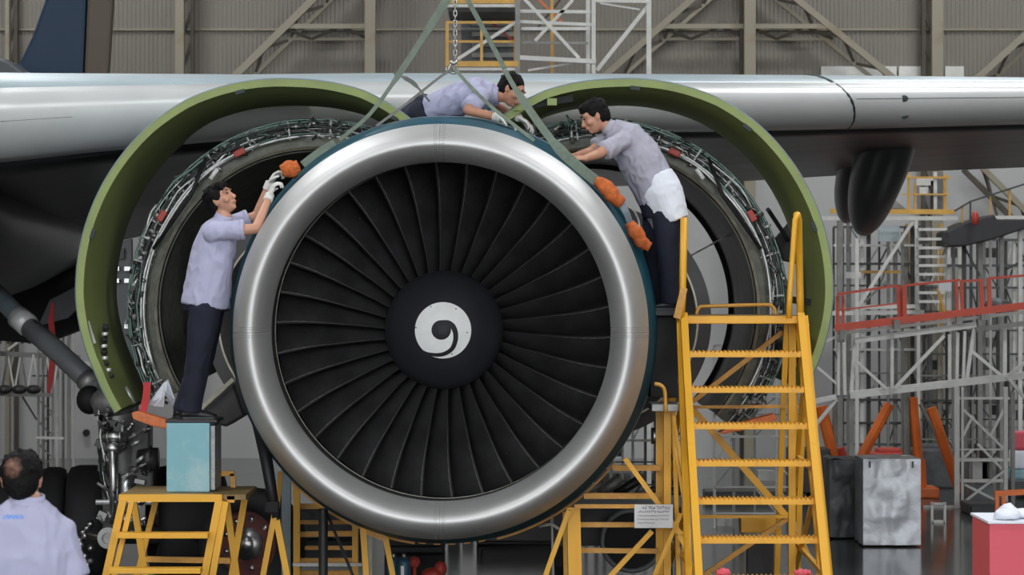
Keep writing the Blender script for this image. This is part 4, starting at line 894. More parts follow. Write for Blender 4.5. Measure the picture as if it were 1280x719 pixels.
for x0, y0, x1, y1, mt in ((1145, 223, 1168, 232, 'panel'), (1149, 234, 1160, 242, 'panel'), (1098, 282, 1124, 302, 'wing_top'), (1058, 340, 1076, 348, 'panel'), (1163, 226, 1170, 262, 'redp')):
    A, Bq = P(x0, y0, 34.9), P(x1, y1, 34.9); m = MB(); m.box(((A.x+Bq.x)/2, 34.9, (A.z+Bq.z)/2), (Bq.x-A.x, .05, A.z-Bq.z)); m.build('panel', M[mt] if mt != 'redp' else M['dark_frame'], r)
m = MB(); m.poly([P(1070, 262, 34.7), P(1088, 247, 34.7), P(1112, 244, 34.7), P(1134, 262, 34.7)], (0, .6, 0)); m.build('grey_hood', M['gsteel'], r, bevel=.02)
r = dock('access_ramp', 'dark gangway deck sloping up to the far dock with thin handrail', 'ramp', 34.0, [('hand_rail', 1193, 264, 1213, 252, 2.2, 'dsteel'), ('hand_rail', 1213, 252, 1300, 224, 2.2, 'dsteel'), ('deck_edge', 1240, 272, 1310, 272, 4.5), ('rail_post', 1203, 256, 1203, 282, 2.5, 'far_yellow'), ('rail_post', 1213, 252, 1213, 280, 2, 'dsteel'),
    ('rail_post', 1238, 244, 1238, 272, 2, 'far_yellow'), ('rail_post', 1262, 236, 1262, 272, 2.6, 'far_yellow'), ('post', 1205, 300, 1205, 999, 5, 'dsteel'), ('post', 1225, 300, 1225, 999, 6, 'gsteel'), ('post', 1252, 290, 1252, 999, 5, 'gsteel'), ('post', 1275, 288, 1275, 999, 5, 'wsteel'), ('brace', 1206, 310, 1225, 345, 2.4, 'dsteel'), ('brace', 1252, 340, 1280, 325, 2.4, 'dsteel'), ('post', 1238, 300, 1238, 999, 3, 'wsteel', .8), ('post', 1192, 300, 1192, 999, 4, 'gsteel', .8)], 1240)
m = MB(); m.poly([P(1184, 290, 33.8), P(1206, 278, 33.8), P(1243, 268, 33.8), P(1246, 274, 33.8), P(1282, 274, 33.8), P(1282, 286, 33.8), P(1240, 300, 33.8), P(1206, 308, 33.8), P(1184, 308, 33.8)], (0, .9, 0)); m.build('ramp_deck', M['dark_frame'], r, bevel=.02)
m = MB(); c = P(1219, 273, 33.5); m.ell(c, (.05, .05, .09)); m.build('lamp_red', M['redp'], r)
# lattice fillers far away: one thing per bay of scaffold
def lattice(x0, x1, y0, d, label, mt, seed, name='steel_scaffold', step=13, y1=None):
    rnd = random.Random(seed); r = thing(name, label, 'scaffold', z0((x0+x1)/2, d)); xs = [x0]
    while xs[-1] < x1: xs.append(xs[-1]+rnd.uniform(step*.6, step*1.4))
    yb = 359.5+HC*F/d; zl = [y0]
    while zl[-1] < yb-12: zl.append(zl[-1]+rnd.uniform(22, 34))
    for x in xs: mem(r, 'post', P(x, y0, d), z0(x, d) if y1 is None else P(x, y1, d), rnd.choice([2.5, 3.5, 5])*d/F, M[rnd.choice(mt)])
    for y in zl:
        if y1 and y > y1: break
        mem(r, 'rail', P(xs[0], y, d-.05), P(xs[-1], y, d-.05), rnd.choice([2, 3])*d/F, M[rnd.choice(mt)])
    for i in range(len(xs)-1):
        for j in range(len(zl)-1):
            if y1 and zl[j+1] > y1: break
            if rnd.random() < .38:
                a, b = (xs[i], zl[j]), (xs[i+1], zl[j+1])
                if rnd.random() < .5: a, b = (xs[i], zl[j+1]), (xs[i+1], zl[j])
                mem(r, 'brace', P(*a, d+.07+.01*(i % 3)), P(*b, d+.07+.01*(i % 3)), 1.8*d/F, M[rnd.choice(mt)])
            elif rnd.random() < .10:
                m = MB(); c = P((xs[i]+xs[i+1])/2, (zl[j]+zl[j+1])/2, d+.3); m.box(c, ((xs[i+1]-xs[i])*.8*d/F, .2, 12*d/F)); m.build('panel', M[rnd.choice(mt)], r)
    return r
lattice(1150, 1290, 300, 36.4, 'grey scaffold bays beneath the dark gangway', ['gsteel', 'dsteel', 'dsteel', 'wsteel', 'tarp_d'], 3)
lattice(1042, 1150, 284, 35.6, 'grey scaffold behind the red railed platform truss', ['gsteel', 'dsteel', 'wsteel', 'tarp_d'], 7)
lattice(1150, 1285, 412, 35.3, 'dark scaffold behind the far half of the white platform truss', ['gsteel', 'dsteel', 'dsteel', 'tarp_d'], 9)
lattice(893, 985, 432, 27.0, 'white scaffold tower seen through the rungs of the big ladder', ['wsteel', 'wsteel', 'gsteel'], 5, step=22)
lattice(700, 850, 520, 29.0, 'low dark scaffold behind the yellow work stand', ['dsteel', 'gsteel', 'dsteel'], 6)
lattice(0, 44, 352, 35.5, 'dark lattice tower at the edge under the wing root', ['dsteel', 'gsteel', 'dsteel'], 8, y1=430)
# left scaffold tower
L_ = [('post', x, 380+10*(i % 2), x, 999, w, mt, .3*(i % 3)) for i, (x, w, mt) in enumerate(((48, 2.5, 'gsteel'), (54, 3, 'gsteel'), (60, 2.5, 'dsteel'), (66, 2.5, 'gsteel'), (72, 3.5, 'wsteel'), (79, 3, 'gsteel'), (86, 4, 'gsteel'), (92, 2.5, 'wsteel')))]
L_ += [('beam', -20, 441, 100, 447, 6, 'gsteel'), ('beam', 45, 547, 80, 548, 3, 'wsteel'), ('beam', -20, 492, 66, 494, 5, 'gsteel'), ('beam', 40, 470, 62, 470, 2, 'dsteel'), ('beam', 86, 452, 122, 456, 5, 'wsteel'), ('beam', -10, 402, 90, 396, 2.5, 'gsteel')]
for k in range(9): L_.append(('brace', 2+k*8, 443 if k % 2 else 490, 10+k*8, 490 if k % 2 else 443, 2.2, 'wsteel' if k % 3 else 'gsteel'))
for k in range(6): L_.append(('brace', 48+(k % 2)*20, 500+k*14, 66-(k % 2)*16, 516+k*14, 1.8, 'gsteel', .4))
L_ += [('brace', 92, 400, 60, 440, 2, 'wsteel'), ('brace', 28, 496, 46, 525, 2, 'dsteel'), ('brace', 10, 437, 60, 400, 3, 'wsteel')]
dock('scaffold_tower', 'grey lattice scaffold tower with cross beams below the wing root', 'scaffold', 34.0, L_, 70)
m = MB(); A, Bq = P(-10, 500, 35), P(9, 999, 35); m.box(((A.x+Bq.x)/2-.2, 35, A.z/2), (Bq.x-A.x, .4, A.z)); tag(m.build('dark_locker', M['dark_frame']), 'tall dark locker against the pale wall at the edge, beside the scaffold tower', 'locker')
for k in range(3):
    m = MB(); A = P(6+k*18, 487, 33.8); m.ell(A, (.1, .1, .06)); tag(m.build('tool_bundle', M['duct']), ['dark bundle at the outer end of the lattice tower beam', 'dark bundle in the middle of the lattice tower beam', 'dark bundle on the beam next to the lattice tower posts'][k], 'bundle', 'bundles on the scaffold beam')
# red railed platform with white truss
RP = [('toe_board', 1044, 410, 1300, 380, 9, 'red_paint'), ('top_rail', 1046, 368, 1122, 357, 3, 'red_paint'), ('top_rail', 1130, 357, 1200, 350, 3, 'red_paint'), ('top_rail', 1200, 352, 1228, 350, 3, 'red_paint'), ('top_rail', 1236, 348, 1300, 343, 3, 'red_paint'), ('mid_rail', 1048, 388, 1124, 379, 2, 'red_paint'),
    ('rail_post', 1047, 370, 1047, 412, 4, 'red_paint'), ('rail_post', 1054, 368, 1054, 410, 3, 'red_paint'), ('rail_post', 1123, 357, 1126, 404, 6, 'red_paint'), ('rail_post', 1130, 357, 1131, 404, 5, 'red_paint'), ('rail_post', 1195, 350, 1197, 396, 4, 'red_paint'), ('rail_post', 1202, 350, 1203, 396, 4, 'red_paint'), ('rail_post', 1226, 349, 1228, 393, 5, 'red_paint'), ('rail_post', 1236, 347, 1237, 392, 5, 'red_paint'),
    ('under_rail', 1048, 417, 1300, 388, 4), ('upper_chord', 1068, 426, 1220, 406, 7), ('lower_chord', 1062, 494, 1300, 467, 9), ('web_post', 1069, 425, 1064, 490, 4.5), ('web_post', 1115, 424, 1115, 486, 4), ('web_brace', 1070, 451, 1108, 486, 3.5), ('web_brace', 1118, 486, 1180, 420, 4), ('web_post', 1187, 418, 1187, 477, 4), ('web_post', 1197, 416, 1196, 477, 4), ('web_post', 1206, 414, 1204, 477, 3.5), ('web_post', 1218, 408, 1208, 476, 4.5),
    ('web_brace', 1212, 437, 1252, 470, 4), ('web_post', 1256, 408, 1256, 470, 4.5), ('web_brace', 1260, 470, 1300, 438, 4), ('web_brace', 1258, 470, 1300, 520, 4), ('lower_chord', 1018, 502, 1045, 496, 6), ('web_brace', 1016, 536, 1046, 499, 4), ('web_post', 1048, 428, 1048, 494, 3.5), ('web_post', 1055, 428, 1056, 494, 4), ('web_brace', 1018, 456, 1046, 480, 3), ('chord_plate', 1186, 479, 1208, 477, 6, 'gear_grey'), ('chord_plate', 1046, 494, 1062, 493, 6, 'gear_grey'), ('upper_chord', 1220, 412, 1300, 402, 6, 'gsteel'),
    ('leg', 1064, 495, 1064, 999, 6, 'gsteel', .4), ('leg', 1206, 480, 1206, 999, 6, 'gsteel', .4), ('leg', 1292, 470, 1292, 999, 6, 'gsteel', .4), ('foot_rail', 1048, 420, 1020, 432, 3)]
r = dock('lift_platform', 'red railed platform on a long white truss girder', 'work platform', 30.0, RP, 1160)
for x0, y0, x1, y1 in ((1050, 412, 1056, 424), (1117, 400, 1124, 412), (1195, 396, 1203, 404), (1226, 393, 1237, 400)): m = MB(); A, Bq = P(x0, y0, 29.9), P(x1, y1, 29.9); m.box(((A.x+Bq.x)/2, 29.9, (A.z+Bq.z)/2), (Bq.x-A.x, .08, A.z-Bq.z)); m.build('rail_bracket', M['gsteel'], r)
m = MB(); A, Bq = P(1173, 354, 29.9), P(1189, 364, 29.9); m.box(((A.x+Bq.x)/2, 29.9, (A.z+Bq.z)/2), (Bq.x-A.x, .04, A.z-Bq.z)); m.build('notice_plate', M['sign'], r)
m = MB(); m.ell(P(1247, 382, 30.4), (.16, .1, .09)); m.build('tarp_heap', M['tarp_d'], r); mem(r, 'hose', P(1172, 360, 30.5), P(1182, 395, 30.5), .03, M['far_yellow'])
# orange tripod jacks
def jack(items, base, label, d=31.0):
    r = thing('tripod_jack', label, 'tripod jack', z0(base, d))
    for nm, x0, y0, x1, y1, w, mt in items:
        A, Bq = P(x0, y0, d), P(x1, y1, d); t = Bq-A; Bq = A+t*((A.z-.05)/(A.z-Bq.z)); mem(r, nm, A, Bq, w*d/F, M[mt], rnd=True)
    m = MB(); q = z0(base, d); m.box(q+V((0, 0, .06)), (.7, .5, .12)); m.build('base', M['orange_paint'], r, bevel=.02); return r
jack([('leg', 1112, 505, 1079, 568, 13, 'orange_paint'), ('leg', 1141, 497, 1150, 600, 12, 'orange_paint'), ('leg', 1164, 510, 1176, 545, 13, 'orange_paint'), ('ram', 1132, 490, 1133, 570, 10, 'gsteel'), ('strut', 1150, 505, 1180, 560, 5, 'gsteel'), ('lower_leg', 1152, 575, 1156, 640, 9, 'orange_paint')], 1133, 'orange tripod jack with grey ram under the white truss')
jack([('leg', 1026, 508, 1042, 570, 15, 'orange_paint'), ('leg', 1050, 560, 1062, 600, 12, 'redp'), ('ram', 1044, 500, 1044, 580, 6, 'gsteel')], 1040, 'orange jack leg standing close to the big green cowl door')
for k, (px, y) in enumerate(((1110, 565), (1165, 560))):
    q = z0(px, 32.5); h = P(0, y, 32.5).z; m = MB(); m.box((q.x, 32.5, h/2), (.5, .5, h)); m.box((q.x, 32.5, h), (.3, .3, .1)); tag(m.build('red_machine', M['redp' if k == 0 else 'tarp_d'], None, bevel=.03), ['dull red machine block behind the silver tarpaulin crate', 'dark machine block behind the orange jack'][k], 'machine')
# white lattice tower
TW = [('post', 1196, 484, 1196, 999, 6), ('post', 1203, 484, 1203, 999, 3), ('post', 1257, 484, 1257, 999, 5), ('post', 1266, 490, 1266, 999, 5, 'gsteel', .3), ('rail', 1196, 498, 1262, 498, 3), ('rail', 1196, 575, 1262, 575, 4), ('rail', 1200, 601, 1258, 601, 4), ('rail', 1200, 562, 1258, 562, 2), ('base_rail', 1154, 634, 1262, 634, 4), ('brace', 1202, 575, 1216, 562, 3), ('brace', 1202, 630, 1256, 588, 3), ('brace', 1206, 606, 1250, 628, 3), ('brace', 1202, 510, 1256, 562, 3), ('brace', 1256, 510, 1238, 545, 3), ('inner_post', 1216, 500, 1216, 999, 3, 'gsteel', .3), ('inner_post', 1238, 500, 1238, 999, 3, 'gsteel', .3), ('brace', 1204, 545, 1216, 520, 3), ('brace', 1222, 555, 1256, 590, 3)]
for k, (y0, y1, mt, lb) in enumerate(((587, 600, 'blue_box', 'small teal block at the bottom of the figure stand-in at the cut edge'), (563, 587, 'white_cloth', 'pale block of the figure stand-in between the teal and magenta ones'), (540, 563, 'pink', 'magenta pink block on top of the figure stand-in at the cut edge'))):
    A, Bq = P(1264+k*2, y0, 31.1), P(1290, y1, 31.1); m = MB(); m.box(((A.x+Bq.x)/2, 31.25, (A.z+Bq.z)/2), (Bq.x-A.x, .25, A.z-Bq.z-.004)); tag(m.build('bundle', M[mt], None, bevel=.03), lb, 'bundle')  # coloured blocks standing in for a blurred figure at the edge
r = dock('lattice_tower', 'white lattice tower standing between the orange jack and the pink cabinet', 'scaffold', 29.4, TW, 1230)
for x0, y0, x1, y1, mt in ((1212, 605, 1240, 632, 'gear_grey'), (1214, 578, 1232, 598, 'wall_lo'), (1226, 560, 1234, 600, 'dark_frame')):
    A, Bq = P(x0, y0, 29.8), P(x1, y1, 29.8); m = MB(); m.box(((A.x+Bq.x)/2, 29.8, (A.z+Bq.z)/2), (Bq.x-A.x, .2, A.z-Bq.z)); m.build('panel', M[mt], r)
# low dark equipment that fills the floor line
for k, (x0, x1, y, d, mt) in enumerate(((1262, 1290, 600, 31, 'tarp_d'), (1184, 1196, 560, 33, 'dsteel'), (1205, 1260, 645, 28.8, 'dark_frame'), (1150, 1196, 575, 35.0, 'dark_frame'), (985, 1035, 560, 31, 'dark_frame'), (880, 980, 630, 30.5, 'duct'), (620, 700, 600, 33, 'dark_frame'), (700, 850, 610, 33.5, 'duct'), (482, 556, 604, 24.6, 'dark_frame'), (596, 700, 640, 25.4, 'duct'), (372, 462, 632, 26.0, 'tarp_d'), (292, 350, 652, 24.5, 'duct'))):
    p, q = z0(x0, d), z0(x1, d); h = max(.12, P(0, y, d).z); m = MB(); m.box(((p.x+q.x)/2, d, h/2), (q.x-p.x, .5, h)); m.box(((p.x+q.x)/2, d-.26, h*.5), ((q.x-p.x)*.9, .03, h*.8))
    tag(m.build('filler_case', M[mt], None, bevel=.02), ['dark case at the cut edge beyond the pink cabinet', 'slim dark case beside the white lattice tower', 'low black case under the white lattice tower', 'black case behind the small white frame', 'black case beside the big ladder far behind', 'wide dark case seen between the ladder rungs near the floor', 'black case far behind the bottom of the engine', 'long dark case far behind the yellow work stand', 'tall black filler case behind the blue gas bottles, darkening the floor', 'wide dark filler case between the engine bottom and the work stand, darkening the floor', 'dark case behind the yellow rung frame', 'dark low case behind the black tapered prop'][k], 'case')  # the two beneath the engine are added to darken the floor's reflection

# ------------------------------------------------------------------ people
def vox(m, name, mats, parent, voxel=.007, smooth=3, wr=0, wsc=9, wdir=(1, 1, 1)):
    """closed shapes in m fused into one continuous skin"""
    o = m.build(name, mats, parent); md = o.modifiers.new('fuse', 'REMESH'); md.mode = 'VOXEL'; md.voxel_size = voxel; md.use_smooth_shade = True
    s = o.modifiers.new('soft', 'SMOOTH'); s.iterations = smooth; s.factor = .5
    bpy.context.view_layer.update(); dg = bpy.context.evaluated_depsgraph_get(); me = bpy.data.meshes.new_from_object(o.evaluated_get(dg))
    o.modifiers.clear(); old = o.data; o.data = me; bpy.data.meshes.remove(old); me.name = name
    if wr:
        n = len(me.vertices); co = np.empty(n*3); me.vertices.foreach_get('co', co); no = np.empty(n*3); me.vertex_normals.foreach_get('vector', no)
        co = co.reshape(-1, 3); no = no.reshape(-1, 3); off = np.array(o.location)+0; w = np.array(wdir)*wsc
        q = (co+off)*w; k = np.array([noise.noise(V(t))+.5*noise.noise(V(t)*2.3) for t in q])
        co += no*(wr*(1-2.2*np.abs(k)))[:, None]; me.vertices.foreach_set('co', co.ravel())
    me.polygons.foreach_set('use_smooth', [True]*len(me.polygons))
    me.update(); return o
def ring(c, lat, dep, w, d, n=20):
    return [V(c)+lat*w*math.cos(a)+dep*d*math.sin(a) for a in [2*math.pi*k/n for k in range(n)]]
def spine(m, pts, lat, dims, n=20):
    rs = []
    for i, p in enumerate(pts):
        t = (V(pts[min(i+1, len(pts)-1)])-V(pts[max(i-1, 0)])).normalized(); la = V(lat); la = (la-t*la.dot(t)).normalized(); dp = t.cross(la); rs.append(ring(p, la, dp, dims[i][0], dims[i][1], n))
    m.loft(rs)
def limb(m, pts, rad, n=14):
    for (a, ra), (b, rb) in zip(zip(pts, rad), list(zip(pts, rad))[1:]):
        m.tube([a, V(a).lerp(V(b), .35), b], [ra, (ra*.62+rb*.38)*1.05, rb], n); m.ell(a, (ra,)*3, None, n, 9); m.ell(b, (rb,)*3, None, n, 9)
def head(m, c, fwd, up, s=1):
    f = V(fwd).normalized(); u = V(up); u = (u-f*u.dot(f)).normalized(); r = f.cross(u)
    B = Matrix((r, f, u)).transposed()
    def e(x, y, z, a, b, d): m.ell(V(c)+B @ V((x, y, z))*s, (a*s, b*s, d*s), B, 16, 12)
    e(0, -.012, .03, .076, .095, .088); e(0, .018, -.01, .066, .074, .095); e(0, .038, -.066, .043, .045, .045); e(0, .05, .03, .058, .042, .05)
    e(0, .066, -.088, .022, .022, .019)
    m.tube([V(c)+B @ V((0, .088, .022))*s, V(c)+B @ V((0, .104, -.012))*s, V(c)+B @ V((0, .112, -.026))*s], [.010*s, .013*s, .017*s], 8); e(0, .108, -.028, .018, .015, .011)
    for q in (-1, 1): e(q*.03, .082, .036, .026, .014, .010); e(q*.04, .062, -.022, .026, .026, .024); e(q*.074, -.002, -.002, .009, .020, .031); e(q*.079, -.008, .008, .008, .012, .020)
    e(0, .090, -.052, .024, .014, .008); e(0, .086, -.064, .021, .014, .008)
    return B
def face(par, c, B, s, skin):
    m = MB()
    for nm, mt, fn in (('eye', 'eye', lambda m, q: m.ell(V(c)+B @ V((q*.031, .090, .016))*s, (.013*s, .007*s, .0055*s), B, 10, 8)),
                       ('eyebrow', 'hair', lambda m, q: m.tube([V(c)+B @ V((q*.014, .098, .037))*s, V(c)+B @ V((q*.032, .095, .043))*s, V(c)+B @ V((q*.052, .076, .037))*s], [.0035*s, .0045*s, .003*s], 6))):
        for q in (-1, 1): m = MB(); fn(m, q); m.build(nm, M[mt], par, True)
    m = MB(); m.tube([V(c)+B @ V((-.020, .093, -.060))*s, V(c)+B @ V((0, .1045, -.058))*s, V(c)+B @ V((.020, .093, -.060))*s], [.003*s, .006*s, .003*s], 8); m.build('lips', M['lips'], par, True)
def hair(par, c, B, s, mt, fringe=True, top=.0, seed=1):
    m = MB(); rnd = random.Random(seed)
    def e(x, y, z, a, b, d): m.ell(V(c)+B @ V((x, y, z))*s, (a*s, b*s, d*s), B, 18, 12)
    e(0, -.022, .042+top, .084, .098, .088); e(0, -.050, .0, .075, .066, .080); e(0, -.062, -.035, .058, .045, .045)
    for q in (-1, 1): e(q*.068, -.004, .040, .018, .05, .045)
    if fringe:
        e(0, .030, .088+top, .066, .058, .036)
        for k in range(30): x = rnd.uniform(-.058, .058); e(x, .078+rnd.uniform(-.02, .008)-abs(x)*.3, .074+rnd.uniform(-.014, .03)+top, .008, .014, .017)
    for k in range(40):
        th = rnd.uniform(0, 6.28); zz = rnd.uniform(.0, 1); rr = math.sqrt(1-zz*zz*.9); e(.080*rr*math.cos(th), -.022+.092*rr*math.sin(th) if math.sin(th) < .6 else 0, .045+.082*zz+top, .012, .013, .009)
    return vox(m, 'hair', mt, par, .005, 2, .0025, 75)
def hand(m, w, d, n, side, curl=.5, s=1, spread=.12):
    """palm and five fingers; d towards the fingers, n out of the palm, side = +1/-1 where the thumb leaves"""
    w = V(w); d = V(d).normalized(); n = V(n); n = (n-d*n.dot(d)).normalized(); x = d.cross(n)*side
    m.loft([ring(w+d*k*s, x, n, a*s, b*s, 12) for k, a, b in ((-.02, .026, .02), (.01, .030, .019), (.045, .040, .017), (.085, .042, .014), (.096, .036, .009))])
    for i, (ox, ln) in enumerate(((.033, .070), (.0115, .080), (-.011, .074), (-.032, .058))):
        p = w+d*.083*s+x*ox*s; a = 0; dd = (d+x*ox*spread*20*.1).normalized(); L_ = [ln*.46, ln*.32, ln*.27]; r = .0088 if i < 3 else .0078
        for j in range(3):
            a += curl*(.7+.25*j)*(1+.12*i); v = (dd*math.cos(a)+n*math.sin(a)).normalized(); q = p+v*L_[j]*s*1.15; m.tube([p, q], [r*s*(1-.06*j), r*s*(.95-.08*j)], 10); m.ell(q, (r*s*(.95-.08*j),)*3, None, 10, 8); p = q
    p = w+d*.022*s+x*.028*s
    for j, (ln, rr) in enumerate(((.040, .012), (.032, .0105), (.026, .009))):
        v = (x*(.85-.3*j*curl*2)+d*(.55+.2*j)+n*(.35+.35*j*curl)).normalized(); q = p+v*ln*s; m.tube([p, q], [rr*s, rr*s*.92], 10); m.ell(q, (rr*s*.92,)*3, None, 10, 8); p = q
def shoe(par, ank, fwd, floor):
    a = V(ank); f = V(fwd); f.z = 0; f.normalize(); x = f.cross(V((0, 0, 1))); z = floor; m = MB()
    rs = []
    for k, w, h in ((-.075, .026, .055), (-.055, .036, .085), (.0, .038, .10), (.05, .042, .075), (.11, .048, .058), (.155, .044, .045), (.185, .025, .03)):
        c = V((a.x, a.y, z))+f*k; rs.append([c+x*w*math.cos(t)+V((0, 0, max(.0, h/2+h/2*math.sin(t)*(1.0)))) for t in [2*math.pi*q/16 for q in range(16)]])
    m.loft(rs); o = m.build('shoe', M['shoe'], par, True)
    m = MB(); pts = []
    for k, w in ((-.08, .02), (-.05, .038), (0, .036), (.06, .044), (.12, .051), (.165, .046), (.195, .02)): pts.append((k, w))
    out = [V((a.x, a.y, z))+f*k+x*w for k, w in pts]+[V((a.x, a.y, z))+f*k-x*w for k, w in pts[::-1]]
    m.poly([p+V((0, 0, .0)) for p in out], (0, 0, .018)); m.build('sole', M['dark_frame'], o)
def person(label, J, lat, hd, cloth, opt):
    """J: joints in world space. sp: pelvis, waist, chest, upper chest, neck base; hd: head centre, forward, up"""
    s = opt.get('s', 1); root = thing('person', label, 'person', opt['base']); lat = V(lat).normalized(); sp = J['sp']
    t = (V(sp[4])-V(sp[3])).normalized(); hc, hf, hu = hd; m = MB()
    B = head(m, hc, hf, hu, s)
    hcv = V(hc); m.tube([V(sp[4])-t*.03, V(sp[4])+t*.02, hcv+B @ V((0, -.025, -.06))*s], [.066*s, .054*s, .052*s], 14)
    spine(m, sp, lat, [(.145, .10), (.13, .095), (.15, .105), (.15, .09), (.07, .06)])
    for a in ('n', 'f'):
        limb(m, [J['sh'+a], J['el'+a], J['wr'+a]], [.048*s, .037*s, .026*s]); limb(m, [J['hi'+a], J['kn'+a], J['an'+a]], [.075*s, .052*s, .036*s])
        hdn = J['hand'+a]
        if not opt.get('glove'+a): hand(m, J['wr'+a], hdn[0], hdn[1], hdn[2], hdn[3], s*.95)
    vox(m, 'body', M[opt.get('skin', 'skin')], root, .0055, 2)
    face(root, hcv, B, s, None)
    hair(root, hcv, B, s, opt.get('hair', M['hair']), opt.get('fringe', True), opt.get('top', 0), opt.get('seed', 1))
    for a in ('n', 'f'):
        if opt.get('glove'+a):
            m = MB(); hdn = J['hand'+a]; hand(m, J['wr'+a], hdn[0], hdn[1], hdn[2], hdn[3], s*1.06); w = V(J['wr'+a]); dd = V(J['wr'+a])-V(J['el'+a]); dd.normalize()
            m.tube([w-dd*.035, w+dd*.03], [.036*s, .034*s], 12); vox(m, 'glove', M['glove'], root, .0055, 2)
    # shirt with sleeves
    m = MB(); P0, P1 = V(sp[0]), V(sp[1]); dn = (P0-P1).normalized(); hem = V(sp[0])+dn*opt.get('hem', .0)
    sd = opt.get('shirt', [(.175, .135), (.168, .13), (.178, .135), (.172, .115), (.085, .072)])
    spine(m, [hem]+sp[1:4]+[V(sp[4])-t*.005], lat, sd, 24)
    for a in ('n', 'f'):
        A, E = V(J['sh'+a]), V(J['el'+a]); k = opt.get('sleeve', .72); m.ell(A, (.068*s,)*3, None, 14, 10); m.tube([A, A.lerp(E, k*.5), A.lerp(E, k)], [.066*s, .066*s, .070*s], 16)
        m.tube([V(sp[3]).lerp(V(sp[4]), .4), A], [.085*s, .062*s], 14)
    sh = vox(m, 'shirt', cloth, root, .008, 3, opt.get('wr', .007), 9, (1, 1, .7))
    m = MB(); c0 = V(sp[4])+t*.004; la = (lat-t*lat.dot(t)).normalized(); dp = t.cross(la)
    rr = [ring(c0+t*k, la, dp, a, b, 24) for k, a, b in ((-.03, .086*s, .075*s), (.012, .073*s, .066*s), (.032, .070*s, .064*s), (.034, .062*s, .056*s), (-.01, .06*s, .054*s))]
    m.loft(rr, cap=False); m.build('collar', cloth, sh, True)
    for a in ('n', 'f'):
        A, E = V(J['sh'+a]), V(J['el'+a]); k = opt.get('sleeve', .72); d = (E-A).normalized(); c = A.lerp(E, k)
        m = MB(); m.tube([c-d*.025, c+d*.003], .0725*s, 18); m.build('sleeve_hem', cloth, sh, True)
    # trousers
    m = MB(); up = V(sp[0]).lerp(V(sp[1]), .35)
    hp = (V(J['hin'])+V(J['hif']))/2
    hk = opt.get('hips', 1); spine(m, [up, V(sp[0]), hp], lat, [(.150, .118*hk), (.165, .130*hk), (.165, .125*hk)])
    tr = opt.get('tr', 1)
    for a in ('n', 'f'):
        H, K, A = V(J['hi'+a]), V(J['kn'+a]), V(J['an'+a]); m.ell(H, (.095*tr, .095*tr, .10*tr), None, 16, 10)
        m.tube([H, H.lerp(K, .5), K, K.lerp(A, .5), A+(A-K).normalized()*.02], [.097*tr, .088*tr, .074*tr, .070*tr, .066*tr], 18); m.ell(K, (.074*tr,)*3, None, 14, 9)
    vox(m, 'trousers', M['navy'], root, .009, 3, .006, 7, (1, 1, .6))
    m = MB(); tt = (V(sp[1])-V(sp[0])).normalized(); la = (lat-tt*lat.dot(tt)).normalized(); dp = tt.cross(la)
    if opt.get('belt'): m.loft([ring(up+tt*k, la, dp, .156, .122, 24) for k in (-.015, .015)]); m.build('belt', M['shoe'], root, True)
    for a in ('n', 'f'): shoe(root, J['an'+a], J['toe'], opt['floor'+a] if 'floor'+a in opt else opt['floor'])
    return root
# climbing worker on the pale blue box
zb = P(208, 529, 18.45).z+.024; d = 18.6
person('worker with white gloves standing on the pale blue box and reaching up', dict(
    sp=[P(258, 372, d), P(262, 345, d), P(268, 312, d), P(274, 289, d), P(279, 274, d-.02)],
    shn=P(265, 290, d-.17), eln=P(320, 286, d-.17), wrn=P(336, 247, d+.02), shf=P(284, 284, d+.18), elf=P(321, 270, d+.22), wrf=P(336, 232, d+.2),
    hin=P(256, 388, d-.09), knn=P(248, 448, d-.10), ann=P(238, 512, d-.09), hif=P(260, 388, d+.09), knf=P(252, 450, d+.10), anf=P(230, 512, d+.10), toe=(1, .1, 0),
    handn=((.35, .1, .95), (.85, .3, -.1), 1, .75), handf=((.5, .05, .85), (.8, -.2, -.4), -1, .75)), (.10, -1, 0),
    (P(276, 250, d-.02), (.80, -.42, .42), (-.45, 0, .9)), M['shirt'], dict(base=(P(240, 0, d).x, d, zb), floor=zb, gloven=1, glovef=1, hem=.06, seed=3,
    shirt=[(.19, .170), (.18, .158), (.185, .150), (.17, .122), (.085, .072)], tr=1.14, hips=1.28, s=.98, wr=.008))
# lying worker on top of the nacelle
d = 19.45
person('worker in lavender shirt lying on the engine cowl with head bent down', dict(
    sp=[P(534, 139, d+.15), P(554, 131, d+.1), P(580, 122, d+.05), P(600, 117, d), P(618, 118, d-.02)],
    shn=P(598, 122, d-.19), eln=P(585, 138, d-.30), wrn=P(622, 147, d-.38), shf=P(604, 114, d+.20), elf=P(622, 134, d+.25), wrf=P(646, 146, d+.05),
    hin=P(526, 142, d+.06), knn=P(500, 163, d+.25), ann=P(476, 190, d+.7), hif=P(524, 140, d+.26), knf=P(492, 160, d+.5), anf=P(468, 186, d+.95), toe=(-1, .3, 0),
    handn=((.85, -.05, -.35), (-.2, -.1, -.9), -1, .35), handf=((.8, -.3, -.45), (-.3, 0, -.9), 1, .35)), (.05, -1, 0),
    (P(639, 113, d-.04), (.80, -.36, -.50), (.42, .0, .85)), M['shirt'], dict(base=(P(560, 0, d).x, d, 3.70), floorn=P(476, 192, 20).z-.03, floorf=P(468, 190, 20).z-.03, floor=3, gloven=1, glovef=1, hem=.02, sleeve=.80, fringe=False, skin='skin_b',
    shirt=[(.17, .10), (.175, .115), (.19, .125), (.19, .12), (.085, .072)], wr=.008, seed=5, s=.98))
